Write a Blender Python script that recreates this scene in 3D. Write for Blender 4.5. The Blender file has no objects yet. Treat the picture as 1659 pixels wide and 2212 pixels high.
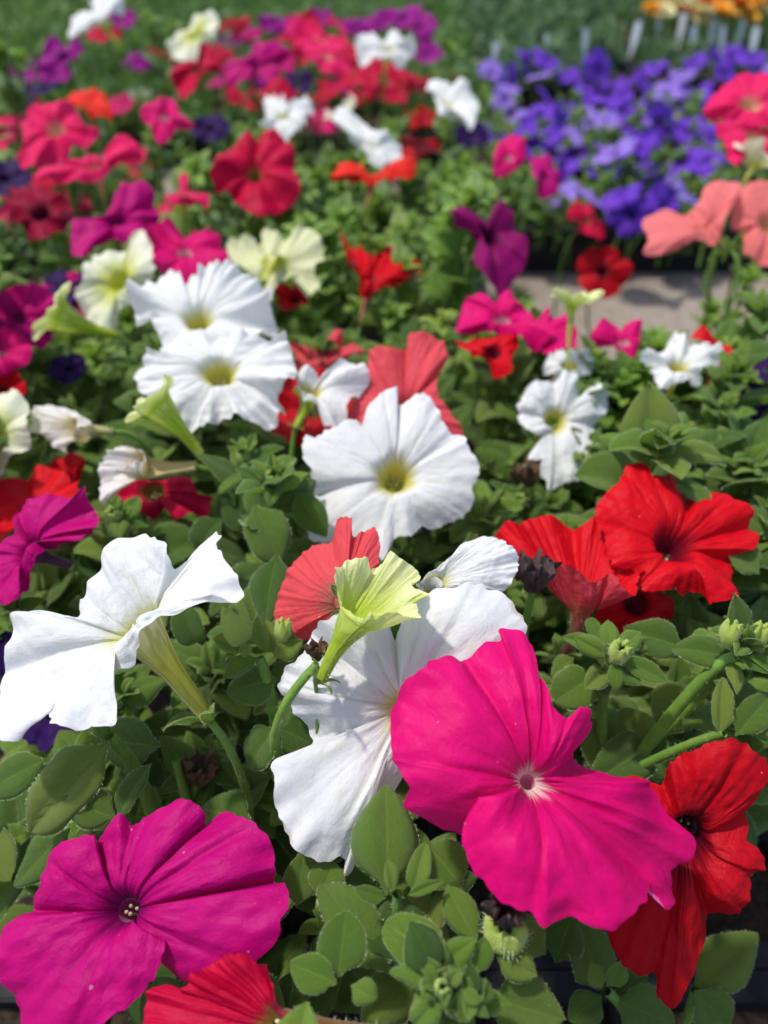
import bpy, math, random
import numpy as np
from mathutils import Matrix, Vector
R = math.radians
rng = np.random.default_rng(7)
random.seed(7)
SC = bpy.context.scene
COL = SC.collection

# ------------------------------------------------------------------ camera
CAM_H = 0.52                      # camera above the ground
PITCH = R(42)                     # looking down by
cam_d = bpy.data.cameras.new('camera'); cam = bpy.data.objects.new('camera', cam_d); COL.objects.link(cam)
cam.location = (0, 0, CAM_H); cam.rotation_euler = (R(90) - PITCH, 0, 0)
cam_d.sensor_width = 36; cam_d.lens = 27.03; cam_d.clip_start = 0.01; cam_d.clip_end = 200
cam_d.dof.use_dof = True; cam_d.dof.focus_distance = 0.262; cam_d.dof.aperture_fstop = 6.6; cam_d.dof.aperture_blades = 0
SC.camera = cam
# ------------------------------------------------------------------ world, sun, exposure
SUN_DIR = Vector((-0.38, 0.14, 1.0)).normalized()      # towards the sun: high, a little behind the bed, to the left
elev = math.asin(SUN_DIR.z); azim = math.atan2(SUN_DIR.x, SUN_DIR.y)
w = bpy.data.worlds.new('World'); SC.world = w; w.use_nodes = True
nt = w.node_tree; bg = nt.nodes['Background']
sky = nt.nodes.new('ShaderNodeTexSky'); sky.sky_type = 'NISHITA'; sky.sun_disc = False
sky.sun_elevation = elev; sky.sun_rotation = azim; sky.dust_density = 2.0
nt.links.new(sky.outputs[0], bg.inputs[0]); bg.inputs[1].default_value = 0.15
sun_d = bpy.data.lights.new('sun', 'SUN'); sun_d.energy = 2.6; sun_d.angle = R(3.5); sun_d.color = (1, .96, .9)
sun = bpy.data.objects.new('sun', sun_d); COL.objects.link(sun); sun.rotation_euler = SUN_DIR.to_track_quat('Z', 'Y').to_euler()
SC.view_settings.view_transform = 'Standard'; SC.view_settings.look = 'None'; SC.view_settings.gamma = 1
SC.view_settings.use_curve_mapping = False; SC.view_settings.exposure = 0.56
SC.render.engine = 'CYCLES'; SC.cycles.use_denoising = True
SC.cycles.max_bounces = 8; SC.cycles.diffuse_bounces = 4; SC.cycles.transmission_bounces = 6; SC.cycles.transparent_max_bounces = 8
SC.cycles.sample_clamp_indirect = 6

# ------------------------------------------------------------------ geometry of the view (photo measured at 1659 x 2212)
FPX = 1106 / (18 / 27.03); CX, CY = 829.5, 1106
CP, SP = math.cos(PITCH), math.sin(PITCH)
RIGHT = np.array([1., 0, 0]); UP = np.array([0, SP, CP]); FWD = np.array([0, CP, -SP]); CAM = np.array([0, 0, CAM_H])
def at(px, py, z): return CAM + FWD * z + RIGHT * ((px - CX) / FPX * z) - UP * ((py - CY) / FPX * z)
def depth_at(px, py, below): return below / (SP + (py - CY) / FPX * CP)
def proj(p):
    d = np.asarray(p) - CAM; z = d @ FWD
    return CX + FPX * (d @ RIGHT) / z, CY - FPX * (d @ UP) / z, z
def vdir(r, u, t):
    v = r * RIGHT + u * UP - t * FWD
    return v / np.linalg.norm(v)
def nrm(v): v = np.asarray(v, float); return v / (np.linalg.norm(v) + 1e-12)

# ------------------------------------------------------------------ node helpers
class NT:
    def __init__(s, name):
        s.m = bpy.data.materials.new(name); s.m.use_nodes = True; s.t = s.m.node_tree; s.t.nodes.clear()
        s.out = s.t.nodes.new('ShaderNodeOutputMaterial')
    def n(s, typ, **kw):
        x = s.t.nodes.new(typ)
        for k, v in kw.items():
            if k.startswith('i_'):
                key = k[2:]; key = int(key) if key.isdigit() else key.replace('_', ' ')
                if hasattr(v, 'is_linked'): s.t.links.new(v, x.inputs[key])
                else: x.inputs[key].default_value = v
            else: setattr(x, k, v)
        return x
    def math(s, op, a, b=None, c=None, clamp=False):
        x = s.t.nodes.new('ShaderNodeMath'); x.operation = op; x.use_clamp = clamp
        for i, v in enumerate((a, b, c)):
            if v is None: continue
            if hasattr(v, 'is_linked'): s.t.links.new(v, x.inputs[i])
            else: x.inputs[i].default_value = v
        return x.outputs[0]
    def mix(s, f, a, b, blend='MIX'):
        x = s.t.nodes.new('ShaderNodeMix'); x.data_type = 'RGBA'; x.blend_type = blend
        for i, v in ((0, f), (6, a), (7, b)):
            if hasattr(v, 'is_linked'): s.t.links.new(v, x.inputs[i])
            else: x.inputs[i].default_value = v if i == 0 else (*v[:3], 1)
        return x.outputs[2]
    def noise(s, vec, scale, detail=2, rough=.5):
        x = s.n('ShaderNodeTexNoise', i_Scale=scale, i_Detail=detail, i_Roughness=rough)
        if vec is not None: s.t.links.new(vec, x.inputs['Vector'])
        return x.outputs[0]
    def ramp(s, f, lo, hi):
        x = s.n('ShaderNodeMapRange', i_0=f, i_1=lo, i_2=hi); x.interpolation_type = 'SMOOTHSTEP'
        return x.outputs[0]
    def comb(s, a, b, c=0.0):
        x = s.t.nodes.new('ShaderNodeCombineXYZ')
        for i, v in enumerate((a, b, c)):
            if hasattr(v, 'is_linked'): s.t.links.new(v, x.inputs[i])
            else: x.inputs[i].default_value = v
        return x.outputs[0]
    def uv(s):
        x = s.n('ShaderNodeUVMap'); x.uv_map = 'UVMap'
        y = s.n('ShaderNodeSeparateXYZ', i_0=x.outputs[0])
        return y.outputs[0], y.outputs[1]
    def done(s, shader): s.t.links.new(shader, s.out.inputs[0]); return s.m

def leafy_shader(N, col, tcol, trans, rough, spec, bumpv, bump_d, bump_s, sheen=0.0, sheen_col=(1, 1, 1)):
    bp = N.n('ShaderNodeBump', i_Strength=bump_s, i_Distance=bump_d, i_Height=bumpv)
    p = N.n('ShaderNodeBsdfPrincipled', i_Roughness=rough); N.t.links.new(col, p.inputs['Base Color'])
    p.inputs['Specular IOR Level'].default_value = spec
    p.inputs['Sheen Weight'].default_value = sheen; p.inputs['Sheen Roughness'].default_value = .4
    p.inputs['Sheen Tint'].default_value = (*sheen_col, 1)
    N.t.links.new(bp.outputs[0], p.inputs['Normal'])
    t = N.n('ShaderNodeBsdfTranslucent'); N.t.links.new(tcol, t.inputs[0]); N.t.links.new(bp.outputs[0], t.inputs[1])
    mx = N.n('ShaderNodeMixShader', i_0=trans); N.t.links.new(p.outputs[0], mx.inputs[1]); N.t.links.new(t.outputs[0], mx.inputs[2])
    return mx.outputs[0]

VAR = {  # front, back, throat, vein, throat size, tube, translucency
 'white':   ((.81,.81,.81), (.78,.78,.75), (.64,.58,.06), (.62,.66,.40), .13, (.62,.62,.10), .34),
 'snow':    ((.77,.77,.785), (.73,.73,.72), (.70,.70,.30), (.62,.66,.40), .10, (.58,.55,.07), .34),
 'faded':   ((.80,.78,.74), (.78,.74,.66), (.60,.48,.20), (.55,.36,.14), .30, (.60,.58,.26), .36),
 'cream':   ((.82,.83,.66), (.76,.77,.45), (.58,.62,.05), (.55,.62,.20), .42, (.55,.60,.06), .38),
 'lime':    ((.78,.80,.42), (.66,.72,.22), (.45,.58,.05), (.48,.60,.10), .55, (.40,.52,.03), .38),
 'hotpink': ((.68,.001,.150), (.76,.13,.36), (.85,.66,.62), (.50,.0,.08), .060, (.35,.30,.12), .34),
 'magenta': ((.50,.001,.160), (.40,.02,.20), (.20,.003,.10), (.28,.0,.10), .11, (.22,.05,.08), .32),
 'crimson': ((.52,.001,.042), (.55,.05,.10), (.22,.15,.03), (.36,.0,.02), .10, (.30,.16,.06), .32),
 'red':     ((.62,.002,.010), (.50,.055,.075), (.16,.004,.02), (.36,.0,.006), .15, (.34,.10,.06), .30),
 'dark_and_shaded_red':   ((.42,.001,.008), (.36,.03,.04), (.06,.002,.01), (.22,.0,.004), .22, (.25,.08,.04), .18),  # red darkened for shade on some blooms, natural dark red on others
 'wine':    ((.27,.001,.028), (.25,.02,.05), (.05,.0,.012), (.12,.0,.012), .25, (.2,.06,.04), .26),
 'orange':  ((.78,.025,.012), (.66,.12,.09), (.45,.12,.02), (.5,.01,.01), .15, (.35,.2,.06), .32),
 'coral':   ((.76,.085,.105), (.76,.085,.10), (.5,.12,.08), (.55,.035,.05), .10, (.42,.14,.10), .38),
 'salmon':  ((.82,.20,.19), (.82,.22,.20), (.6,.3,.15), (.7,.12,.12), .12, (.55,.35,.2), .38),
 'pink':    ((.76,.010,.115), (.80,.14,.28), (.75,.45,.25), (.62,.01,.10), .14, (.4,.3,.12), .36),
 'purple':  ((.020,.002,.062), (.05,.01,.10), (.01,.0,.03), (.02,.0,.06), .2, (.05,.02,.05), .25),
 'plum':    ((.28,.002,.20), (.24,.03,.22), (.06,.0,.07), (.14,.0,.14), .2, (.12,.04,.08), .30),
 'winemag': ((.24,.001,.10), (.26,.03,.14), (.06,.0,.03), (.12,.0,.05), .2, (.14,.04,.06), .28),
 'violet':  ((.16,.045,.52), (.32,.22,.62), (.03,.01,.16), (.08,.015,.35), .26, (.12,.10,.2), .32),
 'lavender': ((.32,.20,.66), (.42,.32,.70), (.06,.03,.25), (.18,.10,.45), .22, (.2,.2,.25), .34),
 'wilt':    ((.74,.66,.52), (.72,.62,.46), (.50,.36,.10), (.45,.26,.08), .4, (.55,.50,.20), .38),
}
PETAL, TUBE = {}, {}
def petal_mat(v):
    if v in PETAL: return PETAL[v]
    front, back, throat, vein, ts, tube, tr = VAR[v]
    N = NT('petal_' + v); u, s = N.uv()
    c = N.math('ABSOLUTE', N.math('SUBTRACT', N.math('FRACT', N.math('ADD', u, .5)), .5))
    oi = N.n('ShaderNodeObjectInfo').outputs['Random']
    off = N.math('MULTIPLY', oi, 37.0)
    vn = N.noise(N.comb(N.math('MULTIPLY', u, 11.0), N.math('MULTIPLY', s, 1.3), off), 1.0, 3, .6)
    vn2 = N.noise(N.comb(N.math('MULTIPLY', u, 34.0), N.math('MULTIPLY', s, 3.0), off), 1.0, 3, .6)
    lines = N.math('SUBTRACT', 1.0, N.ramp(N.math('ABSOLUTE', N.math('SUBTRACT', vn, .5)), .0, .035))
    midr = N.math('SUBTRACT', 1.0, N.ramp(c, .0, N.math('MULTIPLY_ADD', s, -.022, .034)))
    fade = N.math('SUBTRACT', 1.0, N.ramp(s, .35, .98))
    vf = N.math('MULTIPLY', N.math('MAXIMUM', N.math('MULTIPLY', lines, .45), N.math('MULTIPLY', midr, .8)), fade, clamp=True)
    blot = N.noise(N.n('ShaderNodeTexCoord').outputs['Object'], 90, 3, .6)
    fc = N.mix(N.math('MULTIPLY', N.ramp(blot, .35, .75), .22), front, tuple(min(1, x * 1.12 + .012) for x in front))
    fc = N.mix(N.math('MULTIPLY', N.ramp(vn2, .4, .75), .09), fc, vein)
    fc = N.mix(N.math('MULTIPLY', vf, .75), fc, vein)
    th = N.math('ADD', s, N.math('MULTIPLY', N.math('SUBTRACT', vn, .5), .30))
    th = N.math('ADD', th, N.math('MULTIPLY', N.math('SUBTRACT', vn2, .5), .12))
    thf = N.math('SUBTRACT', 1.0, N.ramp(th, ts * .1, ts * 1.9))
    fc = N.mix(thf, fc, throat)
    bc = N.mix(N.math('MULTIPLY', N.ramp(vn, .4, .7), .20), back, vein)
    bc = N.mix(N.math('SUBTRACT', 1.0, N.ramp(th, .05, .40)), bc, tube)
    bf = N.n('ShaderNodeNewGeometry').outputs['Backfacing']
    col = N.mix(bf, fc, bc)
    pk = N.noise(N.comb(N.math('MULTIPLY', u, 9.0), N.math('MULTIPLY', s, 7.0), off), 1.0, 4, .55)
    vor = N.n('ShaderNodeTexVoronoi', feature='DISTANCE_TO_EDGE', i_Scale=1.0)
    N.t.links.new(N.comb(N.math('ADD', N.math('MULTIPLY', u, 15.0), N.math('MULTIPLY', vn, 3.5)), N.math('MULTIPLY', s, 5.5), off), vor.inputs['Vector'])
    net = N.math('SUBTRACT', 1.0, N.ramp(vor.outputs['Distance'], .0, .07))
    fc = N.mix(N.math('MULTIPLY', net, .13), fc, vein); col = N.mix(bf, fc, bc)
    fine = N.noise(N.n('ShaderNodeTexCoord').outputs['Object'], 900, 2, .5)
    crum = N.noise(N.n('ShaderNodeTexCoord').outputs['Object'], 230, 4, .6)
    bump = N.math('ADD', N.math('ADD', N.math('MULTIPLY', vn2, .15), N.math('MULTIPLY', net, -.035)), N.math('ADD', N.math('ADD', N.math('MULTIPLY', pk, .9), N.math('MULTIPLY', crum, .38)), N.math('MULTIPLY', fine, .10)))
    sp = N.math('MULTIPLY', N.ramp(N.noise(N.n('ShaderNodeTexCoord').outputs['Object'], 420, 1, .5), .79, .82), .45)
    br = N.math('MULTIPLY', N.ramp(N.math('ADD', s, N.math('MULTIPLY', N.math('SUBTRACT', crum, .5), .10)), .965, 1.0), N.math('MULTIPLY', N.ramp(blot, .52, .68), .55))
    col = N.mix(sp, col, tuple(.5 + .4 * x for x in front)); col = N.mix(br, col, (.34, .22, .10) if v in ('white', 'snow', 'cream', 'faded') else tuple(x * .45 for x in front))
    tc = N.mix(.25, fc, bc)
    sh = leafy_shader(N, col, tc, tr, .52, .12, bump, .0013, .60, .0)
    PETAL[v] = N.done(sh); return PETAL[v]
def tube_mat(v):
    if v in TUBE: return TUBE[v]
    front, back, throat, vein, ts, tube, tr = VAR[v]
    N = NT('tube_' + v); u, s = N.uv()
    vn = N.noise(N.comb(N.math('MULTIPLY', u, 5.0), N.math('MULTIPLY', s, .7), 0.), 1.0, 3, .6)
    lines = N.math('SUBTRACT', 1.0, N.ramp(N.math('ABSOLUTE', N.math('SUBTRACT', vn, .5)), .0, .06))
    col = N.mix(N.ramp(s, .55, 1.02), tube, tuple(.5 * a + .5 * b for a, b in zip(tube, back)))
    col = N.mix(N.math('MULTIPLY', lines, .55), col, tuple(x * .45 for x in tube))
    bf = N.n('ShaderNodeNewGeometry').outputs['Backfacing']
    col = N.mix(bf, col, {'white': (.60, .55, .10), 'hotpink': (.75, .22, .34), 'magenta': (.30, .02, .14)}.get(v, throat))
    fine = N.noise(N.n('ShaderNodeTexCoord').outputs['Object'], 600, 2, .5)
    sh = leafy_shader(N, col, col, .35, .5, .3, N.math('ADD', vn, N.math('MULTIPLY', fine, .3)), .0008, .5, .25)
    TUBE[v] = N.done(sh); return TUBE[v]

def leaf_mat(name, c1, c2, under, veinc, trans=.26):
    N = NT(name); u, s = N.uv()                      # u -1..1 across, s 0..1 along
    au = N.math('ABSOLUTE', u)
    oi = N.n('ShaderNodeObjectInfo').outputs['Random']
    oc = N.n('ShaderNodeTexCoord').outputs['Object']
    n1 = N.noise(oc, 70, 3, .6); n2 = N.noise(oc, 420, 3, .6)
    col = N.mix(N.ramp(N.math('ADD', n1, N.math('MULTIPLY', N.math('SUBTRACT', oi, .5), .5)), .3, .72), c1, c2)
    sv = N.math('FRACT', N.math('ADD', N.math('SUBTRACT', N.math('MULTIPLY', s, 6.5), N.math('MULTIPLY', au, 1.7)), N.math('MULTIPLY', n1, 1.4)))
    sd = N.math('ABSOLUTE', N.math('SUBTRACT', sv, .5))                # side veins at 0
    side = N.math('MULTIPLY', N.math('SUBTRACT', 1.0, N.ramp(sd, .0, .10)), N.math('SUBTRACT', 1.0, N.ramp(au, .45, .95)))
    mid = N.math('SUBTRACT', 1.0, N.ramp(au, .015, .085))
    vf = N.math('MAXIMUM', N.math('MULTIPLY', side, .30), N.math('MULTIPLY', mid, .60))
    col = N.mix(vf, col, veinc)
    col = N.mix(N.math('MULTIPLY', N.ramp(n2, .45, .8), .25), col, tuple(min(1, x * 1.5) for x in c2))
    col = N.mix(N.math('MULTIPLY', N.ramp(au, .90, 1.0), .55), col, veinc)
    dry = N.math('MULTIPLY', N.ramp(N.noise(oc, 25, 2, .5), .60, .8), .5)
    col = N.mix(dry, col, (.22, .22, .04))
    col = N.mix(N.math('MULTIPLY', N.ramp(oi, .80, 1.0), .45), col, (.27, .31, .05)); col = N.mix(N.math('MULTIPLY', N.math('SUBTRACT', 1.0, N.ramp(oi, .0, .25)), .35), col, (.03, .085, .012))
    bf = N.n('ShaderNodeNewGeometry').outputs['Backfacing']
    colb = N.mix(bf, col, N.mix(N.math('MULTIPLY', vf, .6), under, veinc))
    bh = N.math('ADD', N.math('ADD', N.math('MULTIPLY', sd, .55), N.math('MULTIPLY', N.noise(oc, 170, 2, .5), 1.3)), N.math('ADD', N.math('MULTIPLY', mid, -.5), N.math('MULTIPLY', n2, .7)))
    tc = N.mix(.5, tuple(min(1, a * 1.5) for a in c2), (.20, .34, .02))
    sh = leafy_shader(N, colb, tc, trans, .44, .5, bh, .0015, .7, .08, (.85, 1, .8))
    return N.done(sh)
M_LEAF = leaf_mat('petunia_leaf', (.078, .160, .018), (.165, .278, .036), (.16, .26, .055), (.24, .35, .06), .34)
M_TIP = leaf_mat('petunia_young_leaf', (.155, .285, .028), (.255, .405, .052), (.21, .33, .06), (.38, .50, .10), .36)
M_FAR = leaf_mat('far_leaf', (.075, .155, .022), (.150, .260, .042), (.12, .20, .075), (.16, .26, .10))
def plain(name, c1, c2, scale=120, rough=.6, bump=.3, dist=.001, spec=.3, sheen=0., detail=4):
    N = NT(name); oc = N.n('ShaderNodeTexCoord').outputs['Object']; n1 = N.noise(oc, scale, detail, .6)
    col = N.mix(N.ramp(n1, .3, .7), c1, c2)
    bp = N.n('ShaderNodeBump', i_Strength=bump, i_Distance=dist, i_Height=n1)
    p = N.n('ShaderNodeBsdfPrincipled', i_Roughness=rough); N.t.links.new(col, p.inputs['Base Color'])
    p.inputs['Specular IOR Level'].default_value = spec; p.inputs['Sheen Weight'].default_value = sheen
    N.t.links.new(bp.outputs[0], p.inputs['Normal'])
    return N.done(p.outputs[0])
M_STEM = plain('petunia_stem', (.10, .20, .022), (.15, .26, .035), 150, .5, .3, .0006, .35, .06)
M_STEMP = plain('petunia_purple_stem', (.10, .05, .05), (.16, .12, .06), 150, .55, .3, .0006, .3, .3)
M_HAIR = plain('plant_hair', (.36, .46, .24), (.46, .55, .32), 50, .5, 0)
M_BUD = plain('bud_green', (.22, .34, .04), (.40, .48, .07), 260, .5, .5, .001, .3, .2)
M_DRY = plain('dried_petal', (.16, .085, .045), (.36, .22, .11), 160, .8, .8, .002)
M_DRYP = plain('dried_purple_petal', (.10, .055, .06), (.22, .14, .13), 160, .8, .8, .002)
M_ANTH = plain('anther', (.55, .48, .22), (.7, .65, .4), 900, .7)
M_BLACK = plain('black_plastic', (.012, .012, .014), (.022, .022, .025), 40, .65, .15, .001, .15)
M_SOIL = plain('potting_soil', (.020, .014, .010), (.060, .042, .030), 220, .95, 1., .004, .1)
M_TAG = plain('tag_plastic', (.76, .77, .78), (.80, .80, .80), 30, .45, 0)

# ------------------------------------------------------------------ mesh helpers
def mesh_np(name, V, Q, mats, uv=None, midx=None, tris=None, smooth=True, normals=None):
    me = bpy.data.meshes.new(name)
    V = np.asarray(V, np.float32); Q = np.asarray(Q, np.int32).reshape(-1, 4) if Q is not None and len(Q) else np.zeros((0, 4), np.int32)
    T = np.asarray(tris, np.int32).reshape(-1, 3) if tris is not None and len(tris) else np.zeros((0, 3), np.int32)
    nl = Q.size + T.size; npoly = len(Q) + len(T)
    me.vertices.add(len(V)); me.vertices.foreach_set('co', V.ravel())
    li = np.concatenate([Q.ravel(), T.ravel()]).astype(np.int32)
    me.loops.add(nl); me.loops.foreach_set('vertex_index', li)
    me.polygons.add(npoly)
    ls = np.concatenate([np.arange(len(Q)) * 4, Q.size + np.arange(len(T)) * 3]).astype(np.int32)
    me.polygons.foreach_set('loop_start', ls)
    if midx is not None: me.polygons.foreach_set('material_index', np.asarray(midx, np.int32))
    me.polygons.foreach_set('use_smooth', np.full(npoly, smooth))
    if uv is not None:
        l = me.uv_layers.new(name='UVMap'); l.data.foreach_set('uv', np.asarray(uv, np.float32)[li].ravel())
    for m in mats: me.materials.append(m)
    me.update(calc_edges=True); me.validate()
    if normals is not None: me.normals_split_custom_set_from_vertices(np.asarray(normals, float).tolist())
    return me
class Acc:
    def __init__(s): s.V, s.Q, s.T, s.U, s.qm, s.tm, s.n = [], [], [], [], [], [], 0
    def add(s, V, Q=None, T=None, uv=None, m=0):
        V = np.asarray(V, float); s.V.append(V); s.U.append(np.zeros((len(V), 2)) if uv is None else np.asarray(uv, float))
        if Q is not None and len(Q): Q = np.asarray(Q); s.Q.append(Q + s.n); s.qm.append(np.full(len(Q), m))
        if T is not None and len(T): T = np.asarray(T); s.T.append(T + s.n); s.tm.append(np.full(len(T), m))
        s.n += len(V)
    def mesh(s, name, mats, smooth=True):
        Q = np.concatenate(s.Q) if s.Q else None; T = np.concatenate(s.T) if s.T else None
        mi = np.concatenate([*s.qm, *s.tm]) if (s.qm or s.tm) else None
        return mesh_np(name, np.concatenate(s.V), Q, mats, np.concatenate(s.U), mi, T, smooth)
def obj(name, me, parent=None, M=None):
    o = bpy.data.objects.new(name, me); COL.objects.link(o)
    if parent is not None: o.parent = parent
    if M is not None: o.matrix_local = M
    return o
def tag(o, label, cat, group=None, kind=None):
    if label: o['label'] = label
    if cat: o['category'] = cat
    if group: o['group'] = group
    if kind: o['kind'] = kind
    return o
def grid_quads(nu, nv, wrap_u=False):
    U = nu if wrap_u else nu - 1
    i = np.arange(U)[:, None]; j = np.arange(nv - 1)[None, :]
    a = i * nv + j; b = ((i + 1) % nu) * nv + j
    return np.stack([a, b, b + 1, a + 1], -1).reshape(-1, 4)
def tube_geo(P, rad, n=8):
    P = np.asarray(P, float); rad = np.broadcast_to(rad, (len(P),))
    t = np.gradient(P, axis=0); t /= np.linalg.norm(t, axis=1, keepdims=True) + 1e-12
    ref = np.array([0, 0, 1.]) if abs(t[0][2]) < .9 else np.array([1., 0, 0])
    a = np.linspace(0, 2 * np.pi, n, endpoint=False); V = []; x = nrm(np.cross(ref, t[0]))
    for p, tt, r in zip(P, t, rad):
        x = nrm(x - (x @ tt) * tt); y = np.cross(tt, x)
        V.append(p + r * (np.cos(a)[:, None] * x + np.sin(a)[:, None] * y))
    V = np.array(V)                                      # (m,n,3)
    m = len(P); i = np.arange(m - 1)[:, None]; j = np.arange(n)[None]
    q = np.stack([i * n + j, i * n + (j + 1) % n, (i + 1) * n + (j + 1) % n, (i + 1) * n + j], -1).reshape(-1, 4)
    uv = np.stack([np.tile(np.arange(n) / n, m), np.repeat(np.linspace(0, 1, m), n)], 1)
    return V.reshape(-1, 3), q, uv
def hairs(P, N, length, width, rg, jitter=.45):
    """thin single triangles standing on points P with normals N"""
    k = len(P); d = N + rg.normal(0, jitter, (k, 3)); d /= np.linalg.norm(d, axis=1, keepdims=True) + 1e-9
    s = np.cross(d, rg.normal(0, 1, (k, 3))); s /= np.linalg.norm(s, axis=1, keepdims=True) + 1e-9
    L = length * rg.uniform(.5, 1.2, (k, 1))
    V = np.stack([P - s * width, P + s * width, P + d * L], 1).reshape(-1, 3)
    return V, np.arange(3 * k).reshape(-1, 3)
def bez(p0, p1, p2, n):
    t = np.linspace(0, 1, n)[:, None]
    return (1 - t) ** 2 * np.asarray(p0) + 2 * t * (1 - t) * np.asarray(p1) + t * t * np.asarray(p2)

# ------------------------------------------------------------------ leaves
def leaf_geo(L, W, nu, nv, fold, curl, wav, rg, shape=.85, cup=0.0, rim=0.0):
    """leaf from the origin along +Y, face up +Z"""
    u = np.linspace(-1, 1, nu)[:, None]; t = np.linspace(0, 1, nv)[None, :]
    tipx = rg.uniform(1.45, 2.3); tm = .30 + .20 * shape; lo_ = np.clip((tm - t) / tm, 0, 1); hi_ = np.clip((t - tm) / (1 - tm), 0, 1)
    prof = (1 - lo_ ** 2.3) ** .85 * (1 - hi_ ** tipx) ** .85; k0 = np.clip(t / .26, 0, 1); prof = prof * (.10 + .90 * k0 * k0 * (3 - 2 * k0)) + .05 * (t < .2); prof[0, -1] = .04
    wv = 1 + .035 * np.sin(9 * t + rg.uniform(0, 6)) * 1
    x = u * prof * wv * W / 2
    y = t * L * np.ones_like(u)
    au = np.abs(u)
    z = prof * W / 2 * (math.tan(fold) * au ** 1.1 - cup * au ** 3.2 + .22 * np.sin(np.pi * au) * (.4 + .6 * np.sin(np.pi * t)))
    ph = rg.uniform(0, 6, 4)
    z = z + wav * L * (np.abs(u) ** 1.5) * (np.sin(7 * t + ph[0] + 1.2 * np.sign(u)) * .6 + .4 * np.sin(13 * t + ph[1] + 2 * np.sign(u)))
    z = z + .026 * L * (np.abs(np.sin(np.pi * (6.5 * t - 1.7 * np.abs(u)))) - .5) * np.sin(np.pi * t) * (1 - np.abs(u) ** 3)
    # curl along the length
    k = curl; ang = k * (t ** 1.3) * np.ones_like(u)
    dy = L / (nv - 1); cy = np.cumsum(np.cos(ang) * dy, 1) - np.cos(ang) * dy; cz = np.cumsum(-np.sin(ang) * dy, 1) + np.sin(ang) * dy
    Y = cy + np.sin(ang) * z; Z = cz + np.cos(ang) * z
    x = x + .08 * L * math.sin(rg.uniform(-1, 1)) * t ** 2
    if rim:                                              # the thick margin: a narrow wall turned under
        dn = np.stack([-.25 * np.sign(x[[0, -1]]), np.sin(ang[[0, -1]]) * -1, -np.cos(ang[[0, -1]])], -1) * rim
        e_ = np.stack([x, Y, Z], -1)[[0, -1]] + dn; x = np.concatenate([e_[:1, :, 0], x, e_[1:, :, 0]]); Y = np.concatenate([e_[:1, :, 1], Y, e_[1:, :, 1]]); Z = np.concatenate([e_[:1, :, 2], Z, e_[1:, :, 2]])
        u = np.concatenate([[[-1.1]], u, [[1.1]]]); nu += 2
    V = np.stack([x, Y, Z], -1).reshape(-1, 3)
    uv = np.stack([np.broadcast_to(u, x.shape), np.broadcast_to(t, x.shape)], -1).reshape(-1, 2)
    return V, grid_quads(nu, nv), uv
def leaf_mesh(name, mat, rg, hi=True, **kw):
    A = Acc(); nu, nv = (11, 17) if hi else (5, 7)
    V, Q, uv = leaf_geo(1.0, kw.get('W', .6), nu, nv, kw.get('fold', .25), kw.get('curl', .5), kw.get('wav', .02), rg, kw.get('shape', .85), kw.get('cup', 0), .022 if hi else 0)
    A.add(V, Q, None, uv, 0)
    if hi:
        nu += 2
        G = V.reshape(nu, nv, 3)
        for side in (1, nu - 2):
            e = G[side]; k = 150; tt = rg.uniform(.5, nv - 1.01, k); i = tt.astype(int); f = (tt - i)[:, None]
            P = e[i] * (1 - f) + e[i + 1] * f; out = np.stack([np.sign(P[:, 0] + 1e-9 * (side - 2)), np.zeros(k), np.full(k, .3)], 1)
            hv, ht = hairs(P, out, .030, .0018, rg, .5); A.add(hv, None, ht, None, 1)
        k = 70; ii = rg.integers(1, nu - 1, k); jj = rg.integers(2, nv - 1, k)
        hv, ht = hairs(G[ii, jj], np.tile([0, 0, 1.], (k, 1)), .022, .0012, rg, .5); A.add(hv, None, ht, None, 1)
    return A.mesh(name, [mat, M_HAIR]), (V, Q, uv)
rl = np.random.default_rng(3)
LEAVES = []   # big leaves hi
for i in range(9):
    LEAVES.append(leaf_mesh('leaf', M_LEAF, rl, True, W=rl.uniform(.48, .70), fold=rl.uniform(.0, .55), curl=rl.uniform(-.15, 1.3), wav=rl.uniform(.02, .05), shape=rl.uniform(.4, .95), cup=rl.uniform(-.15, .75))[0])
SMALL = []    # young leaves near a tip
for i in range(7):
    SMALL.append(leaf_mesh('young_leaf', M_TIP, rl, True, W=rl.uniform(.40, .58), fold=rl.uniform(.2, .75), curl=rl.uniform(-.2, 1.3), wav=rl.uniform(.015, .04), shape=rl.uniform(.7, 1.3), cup=rl.uniform(-.3, .6))[0])
LOW = [leaf_mesh('leaf_low', M_LEAF, rl, False, W=rl.uniform(.52, .7), fold=rl.uniform(.1, .4), curl=rl.uniform(.2, 1.0), wav=.02, shape=rl.uniform(.75, .95))[1] for i in range(6)]
LOWS = [leaf_mesh('leaf_low', M_TIP, rl, False, W=rl.uniform(.4, .55), fold=rl.uniform(.25, .6), curl=rl.uniform(.3, 1.0), wav=.02, shape=rl.uniform(.9, 1.1))[1] for i in range(4)]
def frame(d, n):
    """matrix columns: x side, y along leaf d, z near n"""
    y = nrm(d); x = nrm(np.cross(y, n)); z = np.cross(x, y)
    return np.stack([x, y, z], 1)
def M4(Rm, p, s=1.0):
    m = np.eye(4); m[:3, :3] = Rm * s; m[:3, 3] = p
    return Matrix(m.tolist())

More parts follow.
